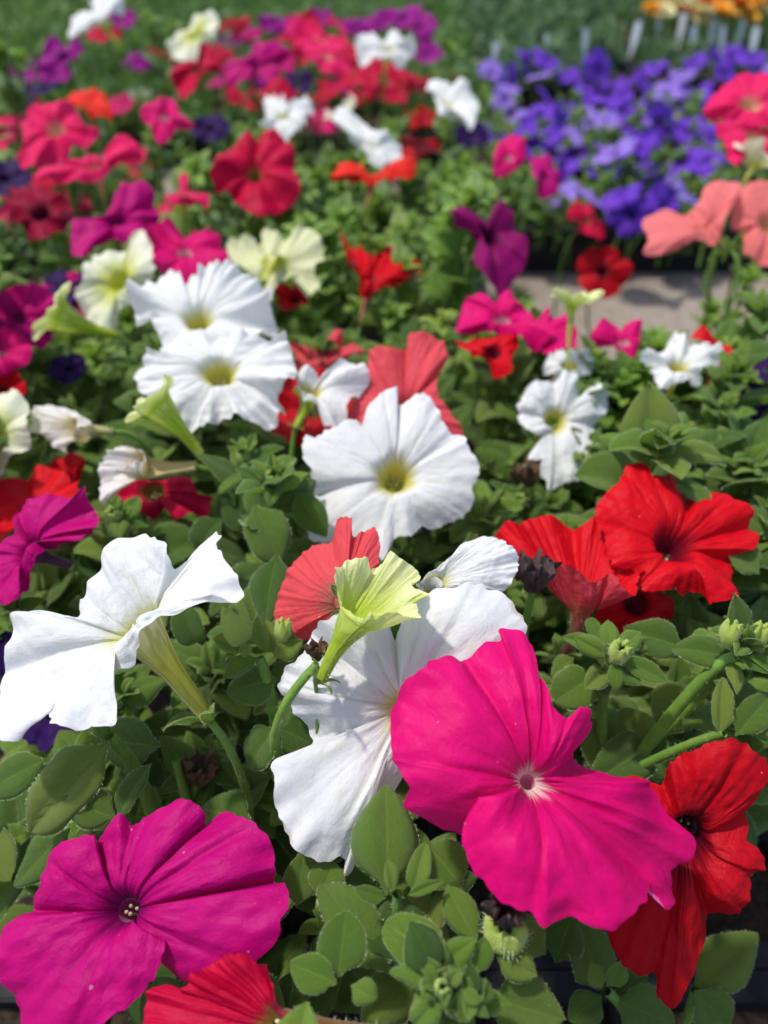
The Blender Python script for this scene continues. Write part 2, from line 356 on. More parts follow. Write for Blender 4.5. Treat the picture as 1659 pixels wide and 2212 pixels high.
def shoot_plan(rg, H=.10, big=.05, n_big=7, n_tip=9, lean=(0, 0)):
    """stem polyline and leaves of one leafy shoot, base at the origin, tip near (lean, H)"""
    P = bez((0, 0, 0), (rg.normal(0, .006), rg.normal(0, .006), H * .6), (lean[0], lean[1], H), 9)
    ang = rg.uniform(0, 6.28); leaves = []
    for k in range(n_big):
        f = .18 + .74 * k / max(1, n_big - 1); p = P[0] * 0
        i = f * 8; i0 = int(min(7, i)); p = P[i0] + (P[i0 + 1] - P[i0]) * (i - i0)
        ang += 2.4 + rg.normal(0, .25); e = R(18 + 44 * f + rg.normal(0, 12))
        d = np.array([math.cos(ang) * math.cos(e), math.sin(ang) * math.cos(e), math.sin(e)])
        L = big * (1.05 - .52 * f) * rg.uniform(.8, 1.15)
        n = np.array([-math.cos(ang) * math.sin(e), -math.sin(ang) * math.sin(e), math.cos(e)]) + rg.normal(0, .18, 3)
        leaves.append(('b', int(rg.integers(0, 9)), p, frame(d, n), L))
    tip = P[-1]; td = nrm(P[-1] - P[-2])
    for k in range(n_tip):
        f = k / max(1, n_tip - 1); ang += 2.4; e = R(28 + 48 * f + rg.normal(0, 7))
        d = np.array([math.cos(ang) * math.cos(e), math.sin(ang) * math.cos(e), math.sin(e)])
        n = np.array([-math.cos(ang) * math.sin(e), -math.sin(ang) * math.sin(e), math.cos(e)]) + rg.normal(0, .12, 3)
        leaves.append(('s', int(rg.integers(0, 7)), tip - td * .012 * (1 - f), frame(d, n), big * (.50 - .26 * f) * rg.uniform(.85, 1.2)))
    return P, leaves
STEMCACHE = {}
def stem_mesh(P, r0, r1, rg, hairy=True, mat=None, n=7):
    V, Q, uv = tube_geo(P, np.linspace(r0, r1, len(P)), n); A = Acc(); A.add(V, Q, None, uv, 0)
    if hairy:
        k = int(40 + 2600 * np.linalg.norm(P[-1] - P[0])); i = rg.integers(0, len(P) - 1, k); f = rg.uniform(0, 1, (k, 1))
        c = P[i] * (1 - f) + P[i + 1] * f; t = nrm(P[-1] - P[0]); o = rg.normal(0, 1, (k, 3)); o -= (o @ t)[:, None] * t
        o /= np.linalg.norm(o, axis=1, keepdims=True); r = (r0 + (r1 - r0) * (i[:, None] + f) / len(P))
        hv, ht = hairs(c + o * r, o, .0013, .00004, rg, .3); A.add(hv, None, ht, None, 1)
    return A.mesh('stem', [mat or M_STEM, M_HAIR])
BUDMESH = None
def bud_mesh(rg):
    """small closed bud: a ribbed swollen tube with crumpled tips"""
    m, n = 22, 36; t = np.linspace(0, 1, m)[:, None]; a = np.linspace(0, 2 * np.pi, n, endpoint=False)[None]
    r = (.15 + .17 * np.sin(np.pi * t ** .9) + .06 * t) * (1 + .08 * np.cos(5 * a) * t + .34 * np.clip(t - .45, 0, 1) * np.cos(5 * a + 3 * t) + .30 * np.clip(t - .55, 0, 1) * np.cos(9 * a - 4 * t))
    z = t + .22 * np.clip(t - .5, 0, 1) * np.cos(5 * a + .6 + 2 * t); z = np.broadcast_to(z, r.shape)
    z = np.where(t > .90, z - (t - .90) * 3.2, z); r = r * np.where(t > .93, .55, 1)
    V = np.stack([r * np.cos(a), r * np.sin(a), z], -1).reshape(-1, 3)
    i = np.arange(m - 1)[:, None]; j = np.arange(n)[None]
    Q = np.stack([i * n + j, i * n + (j + 1) % n, (i + 1) * n + (j + 1) % n, (i + 1) * n + j], -1).reshape(-1, 4)
    uv = np.stack([np.tile(np.arange(n) / n, m), np.repeat(np.linspace(0, 1, m), n)], 1)
    A = Acc(); A.add(V, Q, None, uv, 0)
    k = 160; ii = rg.integers(0, m - 2, k) * n + rg.integers(0, n, k); P = V[ii]; o = P * [1, 1, 0]; o /= np.linalg.norm(o, axis=1, keepdims=True) + 1e-9
    hv, ht = hairs(P, o, .12, .006, rg, .3); A.add(hv, None, ht, None, 1)
    return A.mesh('bud', [M_BUD, M_HAIR])
def build_shoot(base, plan, rg, label, group, bud=0.0, Rm=None):
    """a leafy shoot whose leaves are parts of their own"""
    P, leaves = plan
    root = bpy.data.objects.new('petunia_shoot', None); COL.objects.link(root); root.empty_display_size = .01
    root.matrix_world = M4(np.eye(3) if Rm is None else Rm, base)
    tag(root, label, 'shoot', group)
    obj('stem', stem_mesh(P, .0024, .0014, rg), root)
    for kind, i, p, F, L in leaves:
        obj('leaf', LEAVES[i] if kind == 'b' else SMALL[i], root, M4(F, p, L))
    if bud > 0:
        global BUDMESH
        BUDMESH = BUDMESH or bud_mesh(rg)
        obj('bud', BUDMESH, root, M4(frame((0, .3, .1), nrm(P[-1] - P[-2]))[:, [0, 1, 2]], P[-1] - np.array([0, 0, .004]), bud))
    return root
def joined_shoot(plan):
    P, leaves = plan; A = Acc()
    V, Q, uv = tube_geo(P[::2], np.linspace(.0024, .0014, len(P[::2])), 5); A.add(V, Q, None, uv, 2)
    for kind, i, p, F, L in leaves:
        V, Q, uv = (LOW[i % 6] if kind == 'b' else LOWS[i % 4]); A.add((V * L) @ F.T + p, Q, None, uv, 0 if kind == 'b' else 1)
    return A

# ------------------------------------------------------------------ flowers
def fourier(rg, kmin, kmax, th, p=1.0):
    out = np.zeros_like(th); tot = 0
    for k in range(kmin, kmax + 1):
        a = rg.normal() / k ** p; out += a * np.cos(k * th + rg.uniform(0, 6.28)); tot += (1 / k ** p) ** 2
    return out / math.sqrt(tot / 2 + 1e-9)
def lobe_interp(vals, ph):
    """smooth per-lobe value around the flower; ph in lobes"""
    vals = np.asarray(vals, float); i = np.floor(ph).astype(int); f = ph - i
    f = np.clip((f - .38) / .24, 0, 1); f = f * f * (3 - 2 * f)
    return vals[i % 5] * (1 - f) + vals[(i + 1) % 5] * f
STYLE = {
 'open':   dict(a0=18, a1=84, fl=.36, bend=10, bj=26, ruff=.055, tilt=.26, notch=.13, warp=.05),
 'flat':   dict(a0=15, a1=92, fl=.30, bend=6, bj=12, ruff=.035, tilt=.22, notch=.11, warp=.04),
 'reflex': dict(a0=20, a1=92, fl=.32, bend=34, bj=16, ruff=.05, notch=.13, warp=.06),
 'cup':    dict(a0=15, a1=62, fl=.55, bend=12, bj=14, ruff=.05, notch=.12, warp=.06),
 'ruffle': dict(a0=18, a1=84, fl=.34, bend=16, bj=42, ruff=.105, notch=.11, warp=.10, tilt=.32),
 'bud':    dict(a0=10, a1=46, fl=.6, bend=45, bj=22, ruff=.07, notch=.20, warp=.10),
 'wilt':   dict(a0=8, a1=34, fl=.7, bend=70, bj=55, ruff=.13, notch=.2, warp=.20),
}
def corolla_geo(rad, nth, ns, rg, st, lens=None, bends=None, thr=None):
    th = np.linspace(0, 2 * np.pi, nth, endpoint=False); ph = th * 5 / (2 * np.pi)
    c = ph - np.round(ph)
    lens = (1 + rg.normal(0, .05, 5)) if lens is None else np.asarray(lens, float)
    bends = rg.normal(st['bend'], st['bj'], 5) if bends is None else np.asarray(bends, float)
    Ln = lobe_interp(lens, ph); Bd = lobe_interp(bends, ph)
    edge = 1 - st['notch'] * np.abs(2 * c) ** 6 - .05 * (np.abs(2 * c) ** 2) + .010 * np.cos(2 * np.pi * c * 4) + .014 * fourier(rg, 7, 26, th, .8) + .006 * fourier(rg, 40, 70, th, .5)
    tip = .045 * np.exp(-(c / .05) ** 2) * np.repeat(rg.uniform(-.9, 1.0, 5), 1)[np.round(ph).astype(int) % 5]
    Lth = rad * .97 * Ln * (edge + tip)
    s = np.linspace(0, 1, ns)
    thr = rad * .13 if thr is None else thr
    f = np.clip(s / st['fl'], 0, 1); f = 1 - (1 - f) ** 2.2
    wob = fourier(rg, 1, 4, th) * 5
    al = np.radians((st['a0'] + (st['a1'] - st['a0']) * f)[None, :] + (Bd[:, None] + wob[:, None]) * s[None, :] ** 1.7)
    ds = (Lth / (ns - 1))[:, None]
    r = thr + np.cumsum(np.sin(al) * ds, 1) - np.sin(al) * ds
    z = np.cumsum(np.cos(al) * ds, 1) - np.cos(al) * ds
    S = s[None, :]; C = c[:, None]; TH = th[:, None]
    env = np.clip(S, 0, 1) ** 2.0
    ruf = st['ruff']
    d = ruf * env * fourier(rg, 4, 11, th, .9)[:, None]
    d = d + ruf * .50 * S ** 5 * fourier(rg, 12, 32, th, .6)[:, None]
    g = np.sqrt(np.clip(S * (1.05 - S), 0, 1)) * 2
    li = np.round(ph).astype(int) % 5; tilt = rg.normal(0, st.get('tilt', .16), 5)[li][:, None]
    cs = C * (1 - np.abs(2 * C) ** 10)
    d = d + tilt * cs * S ** 1.4                                                  # each lobe tips to one side
    d = d - .026 * np.exp(-(C / .05) ** 2) * g                                  # midrib groove
    d = d + st.get('pil', .075) * (1 - np.abs(2 * C) ** 2.2) * S ** 1.2                   # lobes swell between the pleats
    d = d - .030 * np.exp(-((np.abs(C) - .5) / .06) ** 2) * g                    # pleat between lobes
    ph2 = rg.uniform(0, 6.28, 8)
    pk = np.zeros_like(r)
    for q in range(8):
        k = rg.integers(10, 44); pk += np.cos(k * TH + ph2[q] + 5 * np.sin(rg.uniform(3, 9) * S + q) * .6) * np.sin(rg.uniform(3, 9) * S + ph2[q])
    d = d + .0019 * pk * np.sqrt(S)
    X_, Y_ = S * np.cos(TH), S * np.sin(TH)
    for q in range(10):
        kx, ky = rg.normal(0, 5.0, 2); d = d + .012 * S * np.cos(kx * X_ + ky * Y_ + q * 1.3)
    lo = fourier(rg, 2, 5, th)[:, None] * .035 * S ** 1.5 + .02 * fourier(rg, 3, 7, th)[:, None] * np.sin(5 * S)
    d = (d + lo) * rad
    r2 = r - np.cos(al) * d; z2 = z + np.sin(al) * d
    tw = TH + st['warp'] * (S ** 2) * fourier(rg, 3, 9, th)[:, None] * .7
    V = np.stack([r2 * np.cos(tw), r2 * np.sin(tw), z2], -1)
    uv = np.stack([np.broadcast_to(ph[:, None], r.shape), np.broadcast_to(S, r.shape)], -1)
    return V, uv, thr
def grid_normals(V):
    du = np.roll(V, -1, 0) - np.roll(V, 1, 0); dv = np.gradient(V, axis=1)
    n = np.cross(du, dv); n = n / (np.linalg.norm(n, axis=-1, keepdims=True) + 1e-12)
    return -n
SEPAL = leaf_mesh('sepal', M_TIP, rl, True, W=.30, fold=.35, curl=.9, wav=.02, shape=1.1)[0]
def catmull(P, n):
    """closed curve through P, n samples, returns points and the control index at each sample"""
    P = np.asarray(P, float); m = len(P); d = np.linalg.norm(np.roll(P, -1, 0) - P, axis=1) ** .8 + 1e-9
    cum = np.concatenate([[0], np.cumsum(d)]); t = np.linspace(0, cum[-1], n, endpoint=False)
    i = np.clip(np.searchsorted(cum, t, side='right') - 1, 0, m - 1); f = ((t - cum[i]) / d[i])[:, None]
    p0, p1, p2, p3 = P[(i - 1) % m], P[i], P[(i + 1) % m], P[(i + 2) % m]; k = .42
    m1 = (p2 - p0) * k; m2 = (p3 - p1) * k
    return (2*f**3 - 3*f**2 + 1) * p1 + (f**3 - 2*f**2 + f) * m1 + (-2*f**3 + 3*f**2) * p2 + (f**3 - f**2) * m2, i + f[:, 0]
def traced_geo(loop, T, plane, ax, Rm, P, nth, ns, rg, thr, ruff, bulge, pil, deep, rel):
    """limb whose rim follows measured points; each point lies on the flower's plane plus its own offset (mm, away from the viewer)"""
    pn = vdir(*plane); E = []; notch = []
    for k, q in enumerate(loop):
        x, y = q[0], q[1]; dz = (q[2] if len(q) > 2 else 0) / 1000.
        ray = FWD + RIGHT * ((x - CX) / FPX) - UP * ((y - CY) / FPX)
        z = ((P - CAM) @ pn) / (ray @ pn); z = np.clip(z, T[2] * .72, T[2] * 1.35) + dz
        E.append(CAM + ray * z)
        if len(q) > 3: notch.append(k)
    Ew, ci = catmull(E, nth); El = (Ew - P) @ Rm
    notch = np.array(notch, float); m = len(loop); nn = len(notch)
    i = np.searchsorted(notch, ci, side='right') - 1; a_ = notch[i % nn]; b_ = notch[(i + 1) % nn]
    fr = ((ci - a_) % m) / ((b_ - a_) % m); ph = (i % nn) + fr; c = fr - .5
    th = np.linspace(0, 2 * np.pi, nth, endpoint=False); s = np.linspace(0, 1, ns)[None, :, None]; S = s[:, :, 0]
    rad = np.mean(np.linalg.norm(El, axis=1)); dirn = El * [1, 1, 0]; dirn /= np.linalg.norm(dirn, axis=1, keepdims=True) + 1e-9
    El = El + dirn * (rad * (.012 * fourier(rg, 12, 40, th, .7) + .006 * fourier(rg, 45, 90, th, .4)))[:, None]
    ring = dirn * thr; pt = thr / rad
    V = ring[:, None] * (1 - s) ** 1.6 * (1 + 1.2 * s) + El[:, None] * s ** 1.0 * (1 - (1 - s) ** 3 * .35)
    C = c[:, None]; TH = th[:, None]
    g = np.sqrt(np.clip(S * (1.05 - S), 0, 1)) * 2
    d = bulge * np.sin(np.pi * S ** .8) - deep * np.clip(1 - S / .30, 0, 1) ** 2
    d = d + ruff * S ** 2 * fourier(rg, 5, 13, th, .9)[:, None] + ruff * .5 * S ** 5 * fourier(rg, 14, 38, th, .6)[:, None]
    d = d - rel * .022 * np.exp(-(C / .045) ** 2) * g + pil * (1 - np.abs(2 * C) ** 2.2) * np.sin(np.pi * np.clip(S, 0, 1) ** 1.6 * .72)
    d = d - rel * .022 * np.exp(-((np.abs(C) - .5) / .06) ** 2) * g
    for q in range(10):
        k = rg.integers(8, 46); d = d + rel * .0021 * np.sqrt(S) * np.cos(k * TH + q + 3 * np.sin(rg.uniform(3, 8) * S + q)) * np.sin(rg.uniform(3, 10) * S + q * 1.7)
    d = d + .030 * fourier(rg, 2, 5, th)[:, None] * np.sin(4.5 * S) * S
    X_, Y_ = V[:, :, 0] / rad, V[:, :, 1] / rad                                # soft folds that do not run along the ribs
    for q in range(12):
        kx, ky = rg.normal(0, 5.0, 2); d = d + rel * .011 * S ** .8 * np.cos(kx * X_ + ky * Y_ + q * 1.3)
    for q in range(12):
        kx, ky = rg.normal(0, 16.0, 2); d = d + rel * .0022 * S * np.cos(kx * X_ + ky * Y_ + q * 2.1)
    tl_ = rg.normal(0, .12, 8)[i.astype(int) % 8][:, None]; d = d + tl_ * C * (1 - np.abs(2 * C) ** 10) * S ** 1.4
    dirb = nrm((vdir(*plane)) @ Rm); dirb = dirb * (1 if dirb[2] > 0 else -1)
    V = V + (d * rad)[:, :, None] * dirb
    uv = np.stack([np.broadcast_to(ph[:, None] + .5, V.shape[:2]), np.broadcast_to(S, V.shape[:2])], -1)
    Nn = grid_normals(V); fl = np.sum(Nn[:, ns // 3:, :] @ dirb)
    return V, uv, thr, (-1 if fl < 0 else 1), i
LABELS = []
FLOWERS = []       # px, py, radius px, depth for keeping foliage off the blooms
def flower(px, py, wpx, D, face, var, style, label, roll=0, lens=None, bends=None, tl=.5, seed=None, group='petunia blooms', res=None, z=None,
           stem=True, stamens=True, tubevar=None, hairy=False, name='petunia_flower', thr=None, drop=.10, loop=None, plane=None, bulge=.10, pil=.07, deep=.20, rel=1.0, sgn=1, **over):
    z = z or D * FPX / wpx; P = at(px, py, z); rg = np.random.default_rng(int(px * 7 + py * 13) if seed is None else seed)
    rad = D / 2; st = dict(STYLE[style]); st.update(over)
    ax = vdir(*face); xr = RIGHT - (RIGHT @ ax) * ax
    if np.linalg.norm(xr) < .3: xr = UP - (UP @ ax) * ax
    xr = nrm(xr); yr = np.cross(ax, xr); a = R(roll)
    X = xr * math.cos(a) + yr * math.sin(a); Y = np.cross(ax, X); Rm = np.stack([X, Y, ax], 1)
    if res is None: res = 3 if loop is not None or wpx > 230 else 2 if wpx > 110 else 1
    nth, ns = {3: (260, 46), 2: (140, 26), 1: (80, 16)}[res]
    root = bpy.data.objects.new(name, None); COL.objects.link(root); root.empty_display_size = .01
    li = None; flip = 1
    if loop is not None:
        res = res or 3; nth, ns = {3: (300, 48), 2: (150, 26)}[res]; thr = thr or .0045
        V, uv, thr, flip, li = traced_geo(loop, (px, py, z), plane or face, ax, Rm, P, nth, ns, rg, thr, over.get('ruff', .03), bulge, pil, deep, rel)
        flip *= sgn
    else: V, uv, thr = corolla_geo(rad, nth, ns, rg, st, lens, bends, thr)
    base_l = -tl * D                                       # tube goes down local -z
    root.matrix_world = M4(Rm, P)
    tag(root, label, 'flower', group)
    Nn = grid_normals(V) * flip; mat = petal_mat(var)
    if li is not None:
        j0 = int(np.argmax(np.roll(li, 1) != li)); order = (np.arange(nth) + j0) % nth; seq = li[order]; cuts = np.concatenate([[0], np.nonzero(np.diff(seq))[0] + 1, [nth]])
        for a_, b_ in zip(cuts[:-1], cuts[1:]):
            idx = order[np.arange(a_, b_ + 1) % nth]; q = grid_quads(len(idx), ns)[:, ::-flip]; u = uv[idx].copy()
            u[-1, :, 0] = np.ceil(u[-2, 0, 0] - .5) + .5 if len(idx) > 2 else u[-1, :, 0]
            obj('petal', mesh_np('petal', V[idx].reshape(-1, 3), q, [mat], u.reshape(-1, 2), normals=Nn[idx].reshape(-1, 3)), root)
    elif res >= 2:                                         # five petals, joined edge to edge
        k = nth // 5
        for i in range(5):
            idx = (np.arange(-(k // 2), k - k // 2 + 1) + i * k) % nth
            v = V[idx].reshape(-1, 3); q = grid_quads(len(idx), ns)[:, ::-1]; u = uv[idx].copy()
            u[:, :, 0] = (np.arange(-(k // 2), k - k // 2 + 1) / k + i)[:, None]
            obj('petal', mesh_np('petal', v, q, [mat], u.reshape(-1, 2), normals=Nn[idx].reshape(-1, 3)), root)
    else:
        q = grid_quads(nth, ns, True)[:, ::-1]; obj('corolla', mesh_np('corolla', V.reshape(-1, 3), q, [mat], uv.reshape(-1, 2)), root)
    # tube
    m, n = 16, 30; t = np.linspace(0, 1, m); top = V[(np.arange(n) * nth) // n, 0]; tc = top.mean(0)
    bx, by = rg.normal(0, .06, 2) * D
    a2 = np.arctan2((top - tc)[:, 1], (top - tc)[:, 0]); sg = 1 if np.sum((np.diff(a2) + np.pi) % (2 * np.pi) - np.pi) > 0 else -1
    bl = np.array([bx, by, base_l]); T_ = t[:, None, None]
    ringdir = np.stack([np.cos(a2), np.sin(a2), 0 * a2], 1); mid_ = bl * (1 - .15) + tc * .15
    cen = bez(bl, np.array([tc[0] * .6, tc[1] * .6, base_l * .5]), tc, m)[:, None]
    TV = cen + (top - tc)[None] * (np.clip((T_ - .45) / .55, 0, 1) ** 1.6) + ringdir[None] * (thr * (.30 + .30 * T_) * (1 - np.clip((T_ - .45) / .55, 0, 1) ** 1.6))
    TV = TV.reshape(-1, 3)
    i = np.arange(m - 1)[:, None]; j = np.arange(n)[None]
    TQ = np.stack([i * n + j, i * n + (j + 1) % n, (i + 1) * n + (j + 1) % n, (i + 1) * n + j], -1).reshape(-1, 4)[:, ::sg]
    A = Acc(); A.add(TV, TQ, None, np.stack([np.tile(np.arange(n) / n, m), np.repeat(t, n)], 1), 0)
    if hairy or res >= 3:
        kk = 420; ii = rg.integers(0, m - 2, kk) * n + rg.integers(0, n, kk); hp = TV[ii]; o = hp - cen[ii // n, 0]; o /= np.linalg.norm(o, axis=1, keepdims=True) + 1e-9
        hv, ht = hairs(hp, o, .0017, .00004, rg, .25); A.add(hv, None, ht, None, 1)
    obj('flower_tube', A.mesh('flower_tube', [tube_mat(tubevar or var), M_HAIR]), root)
    if res >= 2:
        for q in range(5):
            a = 2 * np.pi * q / 5 + .3; e = R(rg.uniform(30, 65))
            d = np.array([math.cos(a) * math.cos(e), math.sin(a) * math.cos(e), math.sin(e)]); nn = np.array([-math.cos(a) * math.sin(e), -math.sin(a) * math.sin(e), math.cos(e)])
            obj('sepal', SEPAL, root, M4(frame(d, nn), bl - [0, 0, .002], D * rg.uniform(.17, .24)))
    if res >= 3 and stamens:
        for q in range(4):                                  # stamens in the throat
            a = q * 1.6 + .4; p0 = tc + np.array([math.cos(a) * thr * .2, math.sin(a) * thr * .2, -.012]); p1 = tc + np.array([math.cos(a) * thr * .4, math.sin(a) * thr * .4, -.002 + .001 * q])
            A = Acc(); v, qq, u = tube_geo(bez(p0, (p0 + p1) / 2, p1, 4), .00035, 5); A.add(v, qq, None, u, 0)
            sm_ = obj('stamen', A.mesh('stamen', [tube_mat('lime')]), root)
            A = Acc(); v, qq, u = tube_geo(np.array([p1 + [0, 0, z_] for z_ in (-.0007, -.0004, .0004, .0009)]), [.0001, .0006, .0006, .0001], 6); A.add(v, qq, None, u, 0)
            obj('anther', A.mesh('anther', [M_ANTH]), sm_)
    if stem:
        Pb = P + Rm @ bl; d = -ax
        e = Pb + d * .018 + np.array([rg.normal(0, .012), rg.normal(0, .012), -drop])
        wp = bez(Pb, Pb + d * .03, e, 9); lp = (wp - P) @ Rm
        obj('flower_stem', stem_mesh(lp, .0014, .0017, rg, res >= 3), root)
    FLOWERS.append((px, py, wpx / 2 if loop is None else 30, z)); LABELS.append((px, py, label))
    if loop is not None:
        for q in loop: FLOWERS.append((px * .45 + q[0] * .55, py * .45 + q[1] * .55, .5 * math.hypot(q[0] - px, q[1] - py), z))
    return root

def T(px, py, z, face, var, label, pts, seed, plane=None, ruff=.045, dzj=3.0, **kw):
    """middle distance bloom with a measured rim: 'x,y' points, * where two lobes meet"""
    rg = np.random.default_rng(seed); L = []; star = pts.count('*'); P_ = pts.split()
    for k, q in enumerate(P_):
        x, y = q.rstrip('*').split(','); n_ = q.endswith('*') or (star < 3 and k % max(2, len(P_) // 5) == 0)
        t = (float(x), float(y), (3.0 if n_ else rg.normal(0, dzj)) * z / .35)
        L.append(t + ((1,) if n_ else ()))
    w_ = max(q[0] for q in L) - min(q[0] for q in L)
    kw.setdefault('res', 2 if w_ < 235 else 3); kw.setdefault('pil', .09)
    return flower(px, py, w_, w_ / FPX * z, face, var, 'open', label, z=z, seed=seed, loop=L, plane=plane or (face[0] * .5, abs(face[1]) * .7 + .1, .85), ruff=ruff, **kw)

# ================================================================== the setting
def ground_mat():
    N = NT('grey_ground'); oc = N.n('ShaderNodeTexCoord').outputs['Object']
    n1 = N.noise(oc, 6, 5, .6); n2 = N.noise(oc, 60, 5, .65); n3 = N.noise(oc, 400, 3, .6)
    col = N.mix(N.ramp(n1, .3, .7), (.22, .18, .14), (.31, .265, .215)); col = N.mix(N.math('MULTIPLY', N.ramp(n2, .4, .7), .5), col, (.13, .095, .07))
    col = N.mix(N.math('MULTIPLY', N.ramp(n3, .55, .7), .4), col, (.34, .31, .28))
    bp = N.n('ShaderNodeBump', i_Strength=.6, i_Distance=.006, i_Height=N.math('ADD', n2, N.math('MULTIPLY', n3, .4)))
    p = N.n('ShaderNodeBsdfPrincipled', i_Roughness=.9); N.t.links.new(col, p.inputs['Base Color']); N.t.links.new(bp.outputs[0], p.inputs['Normal'])
    return N.done(p.outputs[0])
g = 60
o = obj('ground', mesh_np('ground', [(-g, -g, 0), (g, -g, 0), (g, g, 0), (-g, g, 0)], [(0, 1, 2, 3)], [ground_mat()])); o['kind'] = 'structure'

def boxgeo(x0, x1, y0, y1, z0, z1):
    V = np.array([(x, y, z) for x in (x0, x1) for y in (y0, y1) for z in (z0, z1)], float)
    return V, np.array([(0, 1, 3, 2), (4, 6, 7, 5), (0, 4, 5, 1), (2, 3, 7, 6), (0, 2, 6, 4), (1, 5, 7, 3)])
def tray(x0, y0, x1, y1, label, h=.06, nx=6, ny=4, z0=0.0):
    root = bpy.data.objects.new('plant_tray', None); COL.objects.link(root); root.location = ((x0 + x1) / 2, (y0 + y1) / 2, z0)
    tag(root, label, 'tray', 'black plastic trays')
    X, Y = (x1 - x0) / 2, (y1 - y0) / 2; t = .0025
    A = Acc()
    for b in ((-X, X, -Y, -Y + t), (-X, X, Y - t, Y), (-X, -X + t, -Y + t, Y - t), (X - t, X, -Y + t, Y - t)): A.add(*boxgeo(*b, 0, h))
    obj('tray_wall', A.mesh('tray_wall', [M_BLACK], False), root)
    A = Acc(); q = .012
    for b in ((-X - q, X + q, -Y - q, -Y + .001), (-X - q, X + q, Y - .001, Y + q), (-X - q, -X + .001, -Y + .0012, Y - .0012), (X - .001, X + q, -Y + .0012, Y - .0012)): A.add(*boxgeo(*b, h - .004, h + .001))
    obj('tray_rim', A.mesh('tray_rim', [M_BLACK], False), root)
    A = Acc()
    for i in range(1, nx): A.add(*boxgeo(-X + 2 * X * i / nx - .002, -X + 2 * X * i / nx + .002, -Y + t, Y - t, .004, h - .002))
    for j in range(1, ny): A.add(*boxgeo(-X + t, X - t, -Y + 2 * Y * j / ny - .002, -Y + 2 * Y * j / ny + .002, .004, h - .003))
    obj('cell_wall', A.mesh('cell_wall', [M_BLACK], False), root)
    rg = np.random.default_rng(int(abs(x0) * 999 + y0 * 77)); n = 26
    gx, gy = np.meshgrid(np.linspace(-X + t, X - t, n), np.linspace(-Y + t, Y - t, n), indexing='ij')
    V = np.stack([gx, gy, h - .012 + rg.normal(0, .0022, gx.shape)], -1).reshape(-1, 3)
    s_ = obj('soil', mesh_np('soil', V, grid_quads(n, n), [M_SOIL]), root); s_['kind'] = 'stuff'
    return root
TL, TW = .54, .25
for k, (x, y, lab) in enumerate([
    (-.42, -.12, 'black tray under the magenta bloom at the near edge of the bed'), (-.42, .155, 'black tray under the big white blooms left of centre'),
    (-.42, .43, 'black tray under the middle of the mixed petunia bed'), (-.42, .705, 'black tray under the pink blooms behind the mixed bed'),
    (-.42, .98, 'black tray under the rearmost petunias of the mixed bed'), (.145, -.12, 'black tray with bare cells under the dark red bloom'),
    (.145, .155, 'black tray under the bright red blooms beside the gap')]):
    tray(x, y, x + TL, y + TW, lab)
tray(.52, .62, 1.06, .89, 'black tray under the tall pink and salmon petunias')
VX0, VX1 = .145, 1.05
tray(.155, 1.13, .62, 1.66, 'black tray of violet petunias beside the bare ground', .07)
tray(.66, 1.13, 1.24, 1.66, 'black tray of violet petunias behind the pink blooms', .07)

# ================================================================== flowers, hand placed (photo measured at 1659 x 2212)
F = flower
# --- nearest blooms; rims measured point by point (x, y, offset in mm, 1 where two lobes meet)
F(1145, 1690, 640, .088, (.10, .50, .85), 'hotpink', 'open', 'large hot pink petunia with a white throat over the white bloom', z=.236, seed=11, plane=(.12, .30, .95), bulge=.20, ruff=.018, deep=.07, thr=.0024, stamens=False, rel=1.7, loop=[
 (1011,1803,6,1),(967,1794,5),(931,1776,4),(869,1743,2),(880,1700),(850,1648),(838,1634),(840,1576),(855,1515),(883,1463),(912,1437),(970,1421,2),(1003,1425,4,1),(1047,1390,6),(1080,1383,6),(1078,1359,6),(1127,1361,6),(1152,1401,4),(1150,1440,6),(1138,1490,10,1),(1160,1468,2),(1180,1500,-3),(1195,1535,-6),(1225,1548,-8),(1252,1527,-8),(1275,1548,-6),(1268,1595,-2),(1245,1640,6,1),(1300,1672,10),(1400,1690,10),(1425,1750,12),(1480,1805,12),(1475,1860,12),(1440,1880,12),(1445,1945,10),(1425,1960,8),(1405,1910,4,1),(1385,1950,-9),(1330,1992,-12),(1270,2003,-15),(1232,1982,-15),(1170,1998,-15),(1150,1975,-15),(1090,1950,-15),(1040,1905,-15),(1012,1840,-15),(1010,1775,-15),(1030,1722,-12)])
F(262, 1968, 640, .088, (-.12, .52, .84), 'magenta', 'open', 'large deep magenta petunia in the lower left corner', z=.236, seed=5, plane=(-.10, .42, .9), bulge=.12, ruff=.018, deep=.17, thr=.0034, rel=1.7, loop=[
 (355,2035,-4,1),(345,2075,-6),(325,2115,-6),(280,2165,-6),(210,2225,-4),(130,2270,-2),(60,2230),(30,2150),(0,2110),(-5,2060),(10,2010),(40,1978),(68,1968,4,1),(80,1930,2),(97,1885),(105,1850),(150,1818,-2),(205,1803,-3),(213,1818,2,1),(245,1785,4),(275,1762,3),(298,1786,5),(320,1764,2),(380,1731),(415,1731,-2),(437,1757,-3),(433,1795,3,1),(465,1759,3),(500,1754,2),(550,1779),(585,1829),(596,1870),(588,1906,4,1),(620,1909),(626,1940),(610,2009),(570,2069,2),(520,2110,4),(440,2140,6),(390,2120,8),(362,2080,8)])
